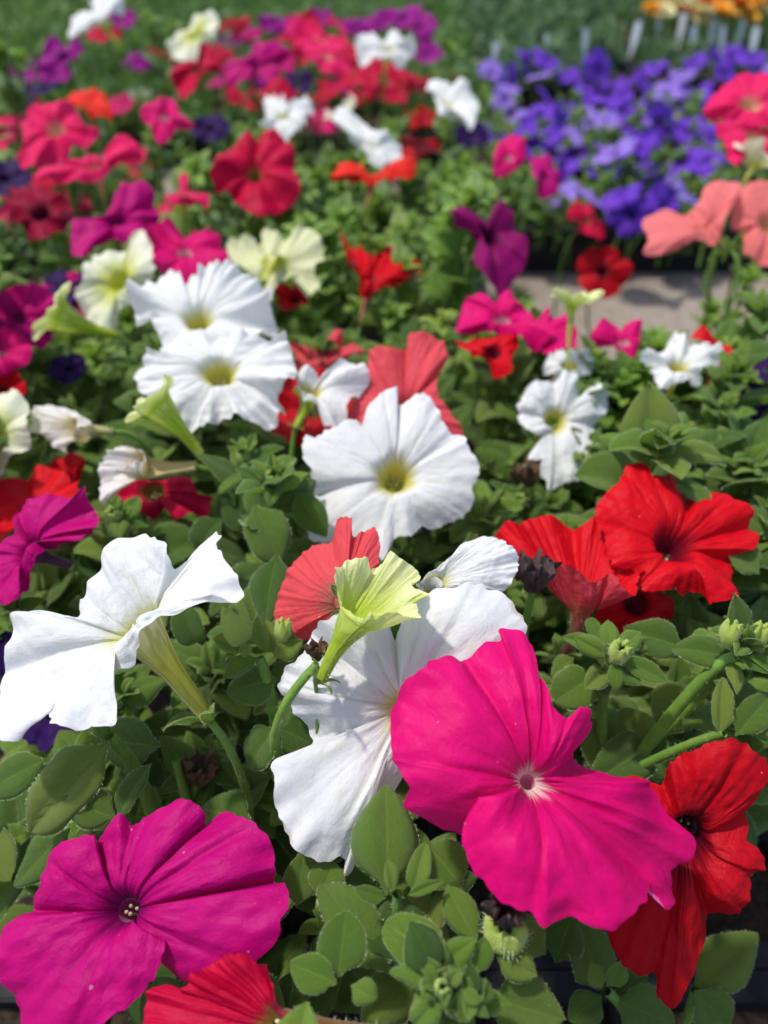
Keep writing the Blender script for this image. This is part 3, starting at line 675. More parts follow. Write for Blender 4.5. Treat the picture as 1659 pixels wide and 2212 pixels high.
F(1479, 1808, 600, .090, (-.40, .0, .9), 'dark_and_shaded_red', 'open', 'dark red petunia hanging in shade behind the hot pink bloom', z=.262, seed=21, plane=(-.30, -.05, .95), bulge=.10, ruff=.02, deep=.28, rel=1.5, loop=[  # red bloom; part of its shade is put into the darker colour
 (1431,1690,2,1),(1445,1650),(1462,1630),(1515,1607,-2),(1575,1590,-2),(1608,1600),(1636,1620),(1662,1676),(1644,1706),(1621,1742),(1611,1772,3,1),(1621,1818),(1641,1838),(1650,1875),(1621,1884,2),(1611,1937),(1585,1967),(1532,1987,3,1),(1525,2040),(1499,2102,-3),(1472,2152,-4),(1449,2178,-4),(1419,2142,-2),(1416,2089),(1383,2086),(1343,2056),(1317,2010,2,1),(1320,1930),(1330,1850),(1325,1760,3,1),(1327,1693,2),(1366,1680,2),(1400,1683,2)])
F(585, 2245, 380, .052, (-.85, .25, .35), 'crimson', 'cup', 'crimson ruffled bloom cut off by the bottom edge', z=.205, seed=31, tl=.9, hairy=True, thr=.007, plane=(-.35, .45, .8), bulge=-.1, ruff=.05, loop=[
 (390,2141,2,1),(360,2129),(322,2139),(308,2199),(310,2260),(350,2310,0,1),(430,2330),(520,2340),(600,2310,0,1),(630,2250),(612,2205),(597,2150),(566,2086,2,1),(525,2059),(470,2069),(438,2092,3,1),(420,2105)])
F(872, 1530, 620, .094, (-.15, .12, .95), 'snow', 'open', 'big white petunia with green veins behind the hot pink bloom', z=.262, seed=41, thr=.004, plane=(-.10, .12, .97), bulge=.10, ruff=.02, deep=.12, loop=[
 (672,1608,3,1),(636,1545),(612,1507,-2),(603,1474,-2),(612,1450),(640,1425),(680,1372,4,1),(701,1339),(745,1325),(800,1320,2),(835,1345,3),(851,1380,5,1),(872,1330,2),(916,1281,2),(960,1270,2),(1032,1263,4),(1094,1288,4),(1127,1336,4),(1138,1376,4),(1120,1440,6,1),(1100,1520,6),(1040,1620,4),(960,1680,2),(890,1660,4,1),(854,1707),(781,1790,-3),(767,1849,-3),(758,1890,-3),(745,1889,-4),(743,1845,-5),(701,1863,-6),(669,1838,-6),(640,1805,-6),(609,1750,-5),(601,1670,-4),(596,1638,-2),(630,1622)])
F(768, 1336, 265, .044, (.62, .76, .05), 'lime', 'bud', 'half open lime green trumpet above the big white bloom', z=.246, seed=52, tl=.50, hairy=True, stem=False, thr=.0062, plane=(.1, .45, .88), bulge=-.06, ruff=.05, deep=.02, pil=.12, loop=[
 (740,1300,-4,1),(723,1243,-6),(745,1216,0),(789,1214,4),(800,1232,8,1),(825,1216,8),(840,1199,8),(858,1210,8),(901,1230,8),(909,1248,4,1),(890,1262,0),(927,1292,-4),(898,1290,-4),(907,1332,-8),(869,1336,-10,1),(840,1330,-12),(805,1322,-10,1),(790,1345,-6)])
F(292, 1350, 600, .094, (-.60, .75, .12), 'snow', 'open', 'white petunia seen from the side with a yellow tube', z=.262, seed=63, tl=.44, hairy=True, thr=.0085, rel=1.4, plane=(-.25, .45, .85), bulge=.06, ruff=.045, deep=.05, loop=[
 (250,1465,0,1),(240,1510,-3),(265,1560,-5),(215,1575,-5),(170,1580,-5),(120,1560,-3),(92,1530,2),(70,1610,2),(0,1590,2),(-15,1500,2),(5,1445,4,1),(15,1390),(40,1325),(110,1325,2),(165,1330,3),(182,1300,4,1),(188,1270,2),(220,1200),(265,1165),(320,1162),(375,1190),(393,1238,3,1),(430,1200,3),(455,1152,4),(485,1160,4),(480,1190,3),(525,1265,-2),(512,1302,-8),(460,1292,-16,1),(400,1310,-20),(345,1330,-20),(318,1370,-16),(300,1410,-8),(285,1440,-4)])
F(752, 1300, 330, .060, (-.30, .30, -.85), 'coral', 'open', 'coral red petunia seen from behind, left of the lime trumpet', z=.292, seed=71, plane=(-.30, .15, .93), bulge=-.20, ruff=.02, deep=.1, tl=.3, rel=.7, sgn=1, loop=[
 (820,1223,0,1),(818,1175),(807,1139),(785,1148,3,1),(763,1160,3),(760,1121),(730,1119),(722,1150),(712,1173,3,1),(669,1179),(621,1223),(596,1281),(588,1330),(600,1360),(629,1376,0,1),(665,1383),(700,1375),(760,1400,4,1),(800,1380,4),(830,1330,4),(835,1270,4)])
F(935, 1262, 300, .06, (-.1, .5, .8), 'snow', 'open', 'white petal fan peeking over the big white petunia', seed=77, z=.285, plane=(0, .35, .93), bulge=.08, ruff=.03, thr=.004, loop=[
 (910,1255,0,1),(927,1240,0),(985,1194),(1000,1172),(1058,1161),(1105,1186),(1120,1219),(1098,1268,0,1),(1060,1285,4),(1000,1290,6,1),(950,1285,8),(930,1278,8,1),(910,1275,6),(900,1265,3,1)])
# --- red trio on the right
F(1451, 1190, 385, .078, (.12, .50, .82), 'red', 'open', 'bright red petunia at the right above the green rosettes', z=.330, seed=82, tl=.3, plane=(.12, .45, .85), bulge=.14, ruff=.02, deep=.25, loop=[
 (1288,1130,0,1),(1282,1105),(1295,1079),(1332,1049),(1343,1019),(1377,1001),(1395,1012),(1399,1040,2),(1414,1029),(1447,1023),(1470,1042),(1488,1070,4,1),(1518,1064),(1555,1068),(1581,1090),(1618,1112),(1611,1140,3,1),(1633,1161),(1611,1198),(1574,1215,3,1),(1581,1257,-3),(1581,1291,-5),(1536,1306,-6),(1511,1276,-4),(1451,1280,-4),(1380,1276,-2,1),(1373,1239,-2),(1325,1220,-2),(1300,1170)])
F(1256, 1318, 350, .072, (-.02, .96, .20), 'red', 'cup', 'bright red cup shaped petunia showing its dull pink underside', seed=91, z=.318, plane=(0, .30, .95), bulge=.0, ruff=.03, deep=.0, thr=.005, tl=.3, pil=.03, stamens=False, loop=[
 (1117,1192,-4,1),(1072,1161,4),(1094,1127,8),(1117,1142,10),(1135,1127,12),(1165,1120,14),(1202,1120,14),(1243,1142,14,1),(1280,1120,14),(1302,1131,12),(1340,1168,6),(1388,1220,0,1),(1377,1245,-6),(1366,1288,-10),(1335,1262,-14),(1321,1237,-14,1),(1284,1257,-16),(1250,1239,-16),(1221,1220,-16),(1185,1216,-14),(1172,1230,-12,1),(1150,1215,-8)])
T(1375, 1305, .352, (.05, .25, .95), 'red', 'shaded red petunia below the bright red pair', '1285,1280 1330,1262* 1390,1262 1450,1290* 1448,1335 1405,1362* 1365,1378 1330,1366* 1290,1335*', 95, stamens=False, tl=.3)
# --- centre whites and corals
F(855, 1032, 385, .082, (.10, .20, .97), 'white', 'flat', 'round white petunia with yellow throat in the centre', z=.372, seed=103, thr=.005, plane=(.05, .22, .97), bulge=.10, ruff=.02, deep=.25, rel=.5, pil=.03, loop=[
 (680,1068,2,1),(671,1034),(657,981),(657,944),(678,949),(710,933),(745,909),(772,903,2),(777,928,3,1),(800,875),(827,848),(858,835),(863,870,3,1),(911,851),(938,867),(954,901),(969,930),(998,946,3,1),(1009,965),(1030,1004),(1028,1034),(1020,1086),(1001,1113),(969,1131),(914,1140,3,1),(885,1160),(856,1163),(827,1208,-3),(800,1190,-2),(740,1175,-2),(676,1166),(663,1121)])
F(872, 892, 300, .076, (-.1, .30, .92), 'coral', 'flat', 'coral pink petunia standing behind the round white bloom', z=.425, seed=111, plane=(-.1, .25, .95), bulge=.06, ruff=.02, loop=[
 (750,900,0,1),(775,845),(795,800),(800,762),(840,758),(877,757,2,1),(885,728),(925,721),(957,735),(967,768),(948,812,3,1),(945,850),(970,890),(1000,930),(985,950,0,1),(930,960),(870,965),(800,960,0,1),(755,935)])
T(690, 785, .49, (.1, .85, -.25), 'coral', 'dark coral bloom half hidden behind the frilly white petunias', '618,745 650,750 690,740* 735,714 746,740* 787,760 760,776* 720,791* 680,802 640,796*', 115)
F(672, 885, 130, .05, (.0, .3, .9), 'dark_and_shaded_red', 'flat', 'coral petal patch, dark red with shade, below the white yellow tubed bloom', seed=117, z=.46)  # coral petals under a white bloom; their shade is put into the colour
T(655, 845, .415, (.20, .85, .30), 'white', 'frilly white bloom just above the round white petunia', '641,809* 671,800 697,812* 718,794 742,786 780,784 798,822* 779,848 755,862 746,910 731,924 702,935 696,901* 679,878 655,868*', 121, tubevar='lime', hairy=True, ruff=.06, thr=.007, plane=(.1, .5, .85))
F(473, 805, 375, .094, (.10, .42, .88), 'white', 'ruffle', 'large frilly white petunia with a deep yellow throat', z=.420, seed=133, plane=(.05, .35, .92), bulge=.08, ruff=.11, pil=.02, rel=1.0, deep=.22, thr=.0055, loop=[
 (345,766,2,1),(319,763),(306,786),(288,812),(296,832,1,1),(318,862),(345,880),(380,900),(412,932,0,1),(450,915),(500,905),(560,917),(592,922,4,1),(612,880,2),(600,850,-4),(640,815,-8),(635,780,-8),(617,732,-4),(600,745,-4),(550,735,-2),(500,728,4,1),(430,728,4),(380,740,4)])
F(425, 695, 335, .094, (.05, .55, .82), 'white', 'ruffle', 'large frilly white petunia at the top of the white cluster', z=.455, seed=143, plane=(.0, .40, .9), bulge=.08, ruff=.12, pil=.02, rel=1.0, deep=.22, loop=[
 (332,690,2,1),(290,687),(282,653),(288,635),(327,603),(370,577),(388,587),(396,604,3,1),(425,602,4),(443,574),(465,566),(486,577,2,1),(512,583),(539,595),(570,616),(594,643),(588,662,2,1),(592,685),(600,722),(545,745,-4),(494,768,-6,1),(443,770,-6),(401,776,-6),(362,762,-4),(338,715)])
T(262, 612, .55, (-.40, .25, .85), 'cream', 'creamy white petunia left of the frilly white cluster', '171,640* 180,600 195,570 225,545 285,536* 300,494 325,520* 333,580 320,622* 285,655 252,684* 240,715 205,713 184,690*', 151, ruff=.05)
T(590, 562, .57, (.15, .72, -.45), 'cream', 'cream petunia seen from below with a lime streaked back', '488,526 520,514 558,520* 570,494 600,489 625,511* 650,484 690,509 702,560* 680,580 692,610 670,632* 640,592 612,606 590,627* 568,600 540,590 510,571*', 161, plane=(.1, .5, .85), ruff=.07)
T(800, 612, .60, (.30, .80, -.20), 'red', 'red petunia seen from the side with a pale pink back', '733,521 770,535* 800,550 830,540* 880,560 917,590* 880,605 850,621* 800,642 775,637* 780,600 755,565*', 171, plane=(.1, .6, .8), ruff=.07)
T(1055, 512, .61, (.25, .35, .75), 'winemag', 'dark plum magenta petunia alone at the bed edge', '974,460 1000,449 1048,482* 1065,450 1086,438 1107,465 1111,500* 1137,525 1138,555 1126,590 1080,632* 1040,592 1020,560 1030,522* 985,492*', 181, ruff=.03)
F(1199, 908, 235, .070, (.18, .20, .92), 'white', 'ruffle', 'white petunia with a yellow green star, right of the coral bloom', z=.45, seed=193, plane=(.1, .2, .95), bulge=.06, ruff=.03, pil=.10, tubevar='lime', loop=[
 (1119,895,2,1),(1119,873),(1149,828),(1199,826,3,1),(1215,803),(1249,813),(1254,855,3,1),(1284,830),(1309,853),(1309,893),(1284,920,3,1),(1294,968),(1269,988),(1249,1038),(1214,1045),(1184,1063),(1174,1033),(1129,1023),(1149,973),(1190,940,3,1),(1154,943),(1124,918)])
T(1230, 792, .49, (.05, .70, .65), 'white', 'small white bloom below the pale yellow trumpet', '1173,803 1190,767 1230,756 1271,762 1282,788 1270,815 1210,815', 197, ruff=.09)
F(1235, 672, 105, .036, (.1, .96, .15), 'lime', 'bud', 'pale yellow trumpet standing upright beside the bare ground', seed=201, z=.47, tl=.95, hairy=True)
T(1465, 796, .47, (.1, .75, .60), 'white', 'ragged white petunia over green shoots on the right', '1384,768 1430,763 1449,732* 1480,731 1496,749* 1530,742 1557,763 1550,790* 1515,798 1511,830* 1455,834 1425,845 1404,803*', 211, ruff=.09)
T(1556, 768, .50, (.2, .70, .50), 'red', 'red bloom behind the ragged white petunia', '1493,728 1525,711 1550,738* 1610,768 1642,800* 1600,804 1570,794* 1548,756*', 217)
F(1655, 850, 130, .05, (-.2, .4, .9), 'purple', 'flat', 'dark purple petunia at the right edge', seed=221, z=0.49)
T(1085, 692, .52, (-.05, .65, .70), 'hotpink', 'hot pink petunia at the corner of the bed by the bare ground', '984,723 999,673 1010,642 1040,637 1070,655* 1100,632 1116,652 1140,670* 1155,703 1191,708 1196,729 1155,755* 1120,729 1080,725* 1030,720*', 231)
T(1064, 762, .50, (-.1, .55, .80), 'red', 'red bloom tucked below the hot pink corner petunia', '984,743 1030,738* 1070,728 1112,719 1121,743* 1104,778 1106,805 1065,815* 1055,783* 1020,768*', 235)
F(1180, 725, 75, .04, (.2, .6, .7), 'hotpink', 'ruffle', 'small hot pink bloom left of the pale yellow trumpet', seed=237, z=.52)
T(1346, 741, .51, (-.15, .75, .45), 'hotpink', 'hot pink bloom right of the pale yellow trumpet', '1274,733 1289,703 1315,692* 1340,714 1355,697 1386,697 1380,738* 1370,775 1340,774* 1325,753* 1285,749*', 239)
# --- left side
T(330, 1062, .40, (-.10, .35, .90), 'crimson', 'crimson frilly bloom under a wilting white trumpet', '245,1010 262,990 292,1007 327,1042* 378,1030 414,1036 430,1070 460,1077 447,1117* 411,1108 378,1125 366,1080* 348,1105 327,1119 292,1102* 256,1100 218,1119 238,1085*', 241, res=3)
T(312, 992, .375, (-.90, .12, .25), 'faded', 'wilting cream trumpet lying over the crimson bloom', '220,1000 235,974 265,966* 300,974 318,996* 280,1012 250,1022* 240,1060 224,1092* 216,1050*', 247, ruff=.06, thr=.0085, tl=1.05, hairy=True, plane=(-.2, .4, .9))
T(168, 928, .41, (-.85, -.12, .3), 'faded', 'withered white bloom with a brown crumpled edge on the left', '58,906 80,884 110,876* 150,884 187,905* 185,930 160,945* 142,977 115,962* 95,940 68,936*', 251, ruff=.08, thr=.006, tl=.55, hairy=True)
T(142, 1042, .42, (-.1, .55, .8), 'red', 'small red bloom below the withered white one', '109,998 131,991 161,979 186,995 176,1026 155,1063 106,1078', 253)
F(70, 1110, 150, .055, (-.3, .65, .65), 'red', 'open', 'red bloom behind the magenta one at the left edge', seed=255, z=.40)
T(62, 1190, .345, (-.75, .40, .25), 'magenta', 'magenta petunia on a dark purple tube at the left edge', '28,1150* 30,1120 54,1100 125,1070 167,1079 194,1060 197,1092* 212,1135 209,1160 167,1172 119,1182* 87,1198 87,1228 65,1262 45,1289 18,1307 -12,1300* -35,1250 -25,1200*', 261, tubevar='plum', hairy=True, tl=.42, plane=(-.2, .4, .9), res=3)
F(-5, 950, 130, .05, (-.3, .3, .9), 'cream', 'open', 'cream bloom cut off by the left edge', seed=263, z=.42)
F(118, 1540, 90, .034, (-.2, .5, .8), 'purple', 'flat', 'dark purple bloom in shade under the side-on white petunia', seed=265, z=0.35)
F(0, 1380, 90, .036, (.2, .4, .9), 'purple', 'flat', 'dark purple bloom at the left edge above the white petal', seed=266, z=0.36)
F(45, 690, 125, .05, (.1, .3, .9), 'magenta', 'ruffle', 'magenta bloom at the left edge beside the lime trumpet', seed=267, z=.53)
F(135, 685, 85, .034, (-.85, .40, .35), 'lime', 'bud', 'lime green trumpet pointing left beside the creamy white petunia', seed=269, z=.50, tl=1.0, thr=.0095, hairy=True)
F(345, 880, 80, .024, (-.66, .70, .25), 'lime', 'bud', 'closed lime bud in front of the frilly white petunia', seed=270, z=.38, tl=1.25, thr=.0075, hairy=True)
F(150, 625, 70, .036, (.2, .5, .8), 'purple', 'flat', 'dark purple bloom behind the creamy white petunia', seed=271, z=0.6)
F(150, 800, 50, .026, (.1, .5, .8), 'purple', 'flat', 'dark purple bloom deep in the leaves on the left', seed=272, z=0.54)
F(5, 770, 60, .035, (.1, .5, .8), 'hotpink', 'open', 'hot pink bloom cut by the left edge above the wilted bloom', seed=273, z=.5)
F(8, 845, 45, .03, (.1, .5, .8), 'red', 'open', 'small red bloom at the left edge', seed=274, z=.5)
F(150, 650, 80, .045, (.2, .5, .8), 'magenta', 'open', 'magenta bloom glimpsed left of the creamy white petunia', seed=275, z=.60)
# --- middle distance
F(400, 555, 195, .072, (.1, .60, .75), 'hotpink', 'ruffle', 'hot pink bloom behind the frilly white cluster', seed=281)
T(548, 377, .70, (.02, .25, .97), 'crimson', 'round crimson petunia facing the camera in mid bed', '460,380 470,350 500,320 520,290 545,288 560,302* 590,293 620,318 638,330 634,362* 650,400 640,435 612,455* 575,466 540,468 506,440* 490,416 465,415*', 291, ruff=.03)
T(255, 478, .62, (.15, .40, .85), 'magenta', 'magenta petunia left of the round crimson one', '250,425 270,400 305,394 335,420 333,450* 346,466 330,495* 285,520 241,520* 210,546 180,561 154,546 154,500 170,477* 215,474 236,455*', 301)
T(88, 465, .68, (.05, .35, .9), 'wine', 'dark crimson petunia near the left edge', '25,450 24,420 60,404* 100,413 136,424 157,450* 161,480 136,500* 95,521 65,521 54,496* 30,482*', 311)
T(398, 425, .66, (.1, .8, .3), 'pink', 'small pink bloom between the magenta and crimson ones', '353,430 385,415* 389,385 405,378 411,411* 452,425 446,446* 415,440* 380,447*', 315)
T(122, 283, .72, (.10, .45, .88), 'pink', 'rose pink petunia with a pale throat on the left', '50,310 52,270 60,241* 90,224 130,223 165,240* 180,268 216,285 210,306* 185,326 160,316 136,346* 115,361 75,362 48,366 44,340*', 321)
T(205, 366, .66, (-.1, .75, .55), 'pink', 'rose pink frilly bloom above the dark crimson one', '75,386 100,368* 150,360 200,345 240,345* 254,310 280,299 303,322 300,346* 270,352 220,391* 165,396 130,396*', 325)
F(275, 335, 80, .05, (.3, .6, .6), 'pink', 'ruffle', 'small rose pink bloom tilted among leaves', seed=327)
F(135, 395, 90, .055, (-.2, .6, .7), 'crimson', 'ruffle', 'crimson bloom just behind the dark crimson petunia', seed=329, z=.92)
F(12, 390, 70, .05, (.2, .4, .9), 'purple', 'flat', 'dark purple bloom on the left edge of mid bed', seed=331, z=.78)
F(12, 480, 60, .05, (-.2, .5, .8), 'pink', 'open', 'rose pink bloom at the left edge beside the dark crimson', seed=333, z=.8)
F(18, 280, 65, .05, (0, .6, .7), 'pink', 'ruffle', 'pale rose bloom at the far left edge', seed=335, z=.95)
T(190, 235, .85, (-.1, .8, .4), 'orange', 'orange red bloom behind the rose pink petunia', '130,226 165,199 215,199 236,225 241,256 200,250 178,242', 337)
T(355, 255, .80, (.2, .5, .8), 'hotpink', 'deep pink petunia under a cream bud', '303,245 340,214 370,214* 391,245 422,281 386,280* 366,306 345,306 329,290* 318,265*', 341)
F(308, 218, 55, .04, (-.2, .9, .1), 'cream', 'bud', 'cream bud standing above the deep pink petunia', seed=343, tl=.9)
T(425, 150, .95, (.25, .35, .85), 'crimson', 'crimson petunia below a white bloom near the back', '366,166 380,140 424,132* 434,88 452,104 477,140 465,156* 436,166 420,202 395,217 379,190*', 347)
T(425, 78, 1.02, (-.45, .45, .70), 'cream', 'white petunia near the back above a crimson one', '369,101 379,75 414,60* 430,34 456,26 474,45* 466,80 446,95* 426,131 394,137 373,126*', 351)
T(225, 50, 1.10, (-.50, .62, .25), 'white', 'white petunia side-on at the back left corner', '149,82 159,45 194,25* 200,0 235,-9 267,0 256,26* 232,40 215,56* 186,70 170,94*', 355, tubevar='lime')
F(262, 42, 62, .05, (.3, .5, .8), 'plum', 'open', 'plum bloom beside the white one at the back left', seed=357, z=1.22)
F(225, 78, 80, .055, (0, .5, .8), 'crimson', 'ruffle', 'dark crimson bloom behind the back left white petunia', seed=359, z=1.25)
F(140, 128, 105, .068, (-.1, .35, .9), 'plum', 'ruffle', 'purple petunia at the back left edge of the bed', seed=361)
F(120, 165, 75, .052, (.2, .5, .8), 'plum', 'ruffle', 'purple bloom below the back left purple petunia', seed=363)
F(45, 170, 55, .045, (.2, .3, .9), 'plum', 'open', 'small purple bloom far out on the left', seed=365, z=1.2)
F(100, 195, 60, .048, (0, .6, .7), 'purple', 'flat', 'dark purple bloom below the purple pair on the left', seed=367, z=1.1)
F(30, 215, 70, .05, (.2, .5, .8), 'purple', 'flat', 'dark purple bloom close to the far left edge', seed=369, z=1.05)
F(8, 215, 35, .03, (.2, .5, .8), 'crimson', 'open', 'crimson bloom cut by the left edge in the back', seed=370, z=1.05)
T(548, 140, .98, (.1, .55, .7), 'magenta', 'wide magenta petunia near the back of the bed', '478,160 500,130* 540,119 554,94 595,93 632,120* 600,136* 556,156 540,177 500,187*', 371)
F(505, 58, 75, .06, (-.2, .8, .4), 'crimson', 'ruffle', 'crimson bloom at the back right of the white one', seed=373)
F(590, 50, 75, .058, (.1, .5, .8), 'plum', 'ruffle', 'purple bloom at the very back of the bed', seed=375)
F(690, 95, 115, .075, (.2, .6, .6), 'pink', 'ruffle', 'rose pink petunia at the back centre', seed=377)
F(640, 130, 70, .055, (.1, .5, .8), 'crimson', 'ruffle', 'crimson bloom between the magenta and rose ones at the back', seed=379)
F(720, 140, 80, .06, (.0, .4, .9), 'crimson', 'open', 'crimson bloom below the rose pink one at the back', seed=381)
T(835, 110, 1.0, (.1, .55, .75), 'white', 'white petunia at the back between crimson and purple blooms', '768,111 774,84 800,77 820,91* 850,77 887,87 897,111* 880,136 850,142* 815,126 788,140*', 383, ruff=.09)
F(832, 170, 95, .066, (0, .4, .9), 'crimson', 'ruffle', 'crimson bloom directly below the back white petunia', seed=385)
F(902, 185, 75, .058, (.2, .6, .7), 'crimson', 'open', 'crimson bloom left of the ragged back white one', seed=387)
for k, (x, y, s_, lab) in enumerate([(870, 42, 85, 'topmost purple bloom at the back of the bed'), (905, 62, 80, 'purple bloom leaning right at the back of the bed'), (770, 62, 70, 'purple bloom left of the topmost purple one'),
        (820, 55, 70, 'purple bloom just above the back white petunia'), (920, 120, 75, 'purple bloom right of the back white petunia')]):
    F(x, y, s_, .062, (.2 * (k % 3 - 1), .5, .8), 'plum', 'open', lab, seed=390 + k)
F(650, 180, 75, .055, (.2, .5, .8), 'purple', 'flat', 'dark purple bloom deep behind the white ragged pair', seed=396)
F(590, 205, 95, .062, (-.1, .6, .7), 'crimson', 'ruffle', 'crimson bloom above the ragged white petunia', seed=397)
F(740, 190, 60, .05, (-.1, .6, .7), 'plum', 'ruffle', 'mauve bloom behind the lime tubed white pair', seed=398)
T(612, 255, .86, (-.1, .75, .60), 'white', 'ragged white petunia behind the round crimson one', '563,281 574,255 570,214 600,214* 625,226 660,213 677,240* 656,266 646,292* 610,302 583,292*', 401, ruff=.09)
F(692, 270, 80, .058, (.1, .5, .8), 'hotpink', 'ruffle', 'deep pink bloom right of the ragged white petunia', seed=403)
F(748, 262, 95, .062, (-.35, .70, .35), 'cream', 'bud', 'cream trumpet with a lime back in mid bed', seed=405, tl=.6)
T(800, 318, .82, (.35, .70, -.2), 'white', 'white petunia tipped back above the orange red one', '713,262 740,239 765,256* 790,275 830,289 862,310 867,346* 830,362 800,351* 780,320* 760,300 735,286*', 407, tubevar='lime', plane=(.1, .5, .85))
T(802, 384, .74, (.05, .93, -.05), 'orange', 'orange red petunia opening upward left of the plum one', '713,391 740,354 775,364 800,380* 840,365 870,344 897,350 891,386* 840,391 800,404 760,386* 725,396*', 409, plane=(.0, .6, .8))
F(868, 415, 85, .06, (.3, -.3, .6), 'wilt', 'wilt', 'drooping withered white bloom under the orange red one', seed=411)
F(905, 318, 95, .062, (.2, .6, .6), 'dark_and_shaded_red', 'ruffle', 'brownish red bloom left of the bed edge', seed=413)
T(962, 232, .88, (.10, .72, .55), 'white', 'ragged white petunia at the right edge of the bed', '920,190 945,171 975,186* 1000,179 1020,204 1034,220* 1031,250 1020,279 1004,270* 985,250* 950,251 940,220*', 415, tubevar='lime')
F(1018, 290, 80, .055, (.2, .4, .9), 'purple', 'flat', 'blackish purple bloom below the edge white petunia', seed=417)
T(1100, 342, .88, (-.1, .5, .8), 'hotpink', 'magenta pink bloom overhanging the violet tray', '1068,382 1068,330 1090,299 1130,298 1136,340 1115,371', 419)
T(1175, 382, .86, (.3, .3, .9), 'magenta', 'magenta petunia lower of the pair before the violet tray', '1145,340 1180,344 1207,370 1201,421 1168,427 1153,390', 421)
F(1265, 480, 75, .05, (.3, .2, .8), 'crimson', 'ruffle', 'crimson bloom hanging beside the black tray', seed=423, z=.85)
F(1300, 590, 100, .058, (.1, .0, 1), 'dark_and_shaded_red', 'flat', 'dark red bloom hanging over the bare ground', seed=425, z=.86)
F(640, 655, 60, .036, (0, .3, .9), 'dark_and_shaded_red', 'wilt', 'shrivelled dark maroon bloom among leaves in mid bed', seed=427, z=.6)
F(455, 280, 60, .045, (.1, .4, .9), 'purple', 'flat', 'dark purple bloom above the round crimson petunia', seed=428, z=.9)
# --- fillers towards the back
F(60, 335, 80, .062, (-0.42, .55, .7), 'pink', 'ruffle', 'pink bloom spilling left below the rose pink petunia', seed=800)
F(240, 352, 75, .062, (0.17, .55, .7), 'pink', 'ruffle', 'small pink bloom right of the frilly rose one', seed=801)
F(20, 325, 60, .062, (-0.08, .55, .7), 'crimson', 'ruffle', 'crimson bloom at the left edge beside rose pink', seed=802)
F(350, 500, 120, .062, (-0.33, .55, .7), 'pink', 'ruffle', 'pink bloom between magenta and creamy white petunias', seed=803)
F(465, 115, 70, .062, (0.25, .55, .7), 'crimson', 'ruffle', 'crimson bloom right of the back white petunia', seed=804)
F(620, 65, 70, .062, (0.00, .55, .7), 'hotpink', 'ruffle', 'deep pink bloom behind the wide magenta petunia', seed=805)
F(760, 125, 75, .062, (-0.25, .55, .7), 'crimson', 'ruffle', 'crimson bloom left of the back centre white petunia', seed=806)
F(735, 60, 65, .062, (0.33, .55, .7), 'pink', 'ruffle', 'pink bloom at the rear beside the purple ones', seed=807)
F(660, 55, 65, .062, (0.08, .55, .7), 'crimson', 'ruffle', 'crimson bloom at the rear of the back row', seed=808)
F(540, 85, 75, .062, (-0.17, .55, .7), 'magenta', 'ruffle', 'magenta bloom peeking above the wide magenta petunia', seed=809)
F(375, 190, 50, .062, (-0.42, .55, .7), 'white', 'ruffle', 'small white bloom left of the crimson one at the back', seed=810)
F(745, 215, 55, .062, (0.17, .55, .7), 'pink', 'ruffle', 'mauve pink bloom above the cream trumpet', seed=811)
F(870, 350, 80, .062, (-0.08, .55, .7), 'dark_and_shaded_red', 'ruffle', 'brown red bloom beside the orange red petunia', seed=812)
F(300, 385, 80, .062, (-0.33, .55, .7), 'crimson', 'ruffle', 'crimson bloom above the magenta petunia on the left', seed=813)
F(470, 235, 60, .062, (0.25, .55, .7), 'orange', 'ruffle', 'orange bloom beside the deep pink petunia', seed=814)
F(560, 170, 80, .062, (0.00, .55, .7), 'plum', 'ruffle', 'purple bloom below the wide magenta petunia', seed=815)
F(655, 300, 60, .062, (-0.25, .55, .7), 'hotpink', 'ruffle', 'pink bloom below the ragged white petunia', seed=816)
F(45, 420, 90, .062, (0.33, .55, .7), 'pink', 'ruffle', 'pink bloom tucked above the dark crimson petunia', seed=817)
F(200, 300, 70, .062, (0.08, .55, .7), 'pink', 'ruffle', 'pink bloom right of the rose pink petunia', seed=818)
F(780, 205, 70, .062, (-0.17, .55, .7), 'crimson', 'ruffle', 'crimson bloom above the white tipped back one', seed=819)
F(20, 560, 70, .062, (-0.42, .55, .7), 'magenta', 'ruffle', 'magenta bloom on the left edge below the dark crimson', seed=820)
F(955, 165, 60, .062, (0.17, .55, .7), 'crimson', 'ruffle', 'crimson bloom above the ragged edge white petunia', seed=821)
F(445, 505, 60, .062, (-0.08, .55, .7), 'pink', 'ruffle', 'pink bloom beside the cream lime backed petunia', seed=822)
F(335, 440, 70, .062, (-0.33, .55, .7), 'crimson', 'ruffle', 'crimson bloom right of the magenta petunia', seed=823)
F(500, 95, 60, .062, (0.25, .55, .7), 'plum', 'ruffle', 'plum bloom beside the crimson one at the back', seed=824)
F(690, 40, 60, .062, (0.00, .55, .7), 'plum', 'ruffle', 'plum bloom at the rear edge', seed=825)
F(140, 560, 60, .062, (-0.25, .55, .7), 'purple', 'ruffle', 'dark purple bloom left below the magenta petunia', seed=826)
F(30, 300, 95, .066, (-0.42, .55, .7), 'pink', 'ruffle', 'pink bloom at the left edge beside the rose one', seed=840)
F(170, 430, 95, .066, (0.17, .55, .7), 'pink', 'reflex', 'pink bloom between dark crimson and magenta ones', seed=841)
F(60, 400, 100, .066, (-0.08, .55, .7), 'crimson', 'open', 'crimson bloom tucked behind the dark crimson petunia', seed=842)
F(325, 485, 110, .066, (-0.33, .55, .7), 'crimson', 'ruffle', 'crimson bloom behind the hot pink one in mid bed', seed=843)
F(30, 525, 85, .066, (0.25, .55, .7), 'pink', 'reflex', 'pink bloom at the left edge under dark crimson', seed=844)
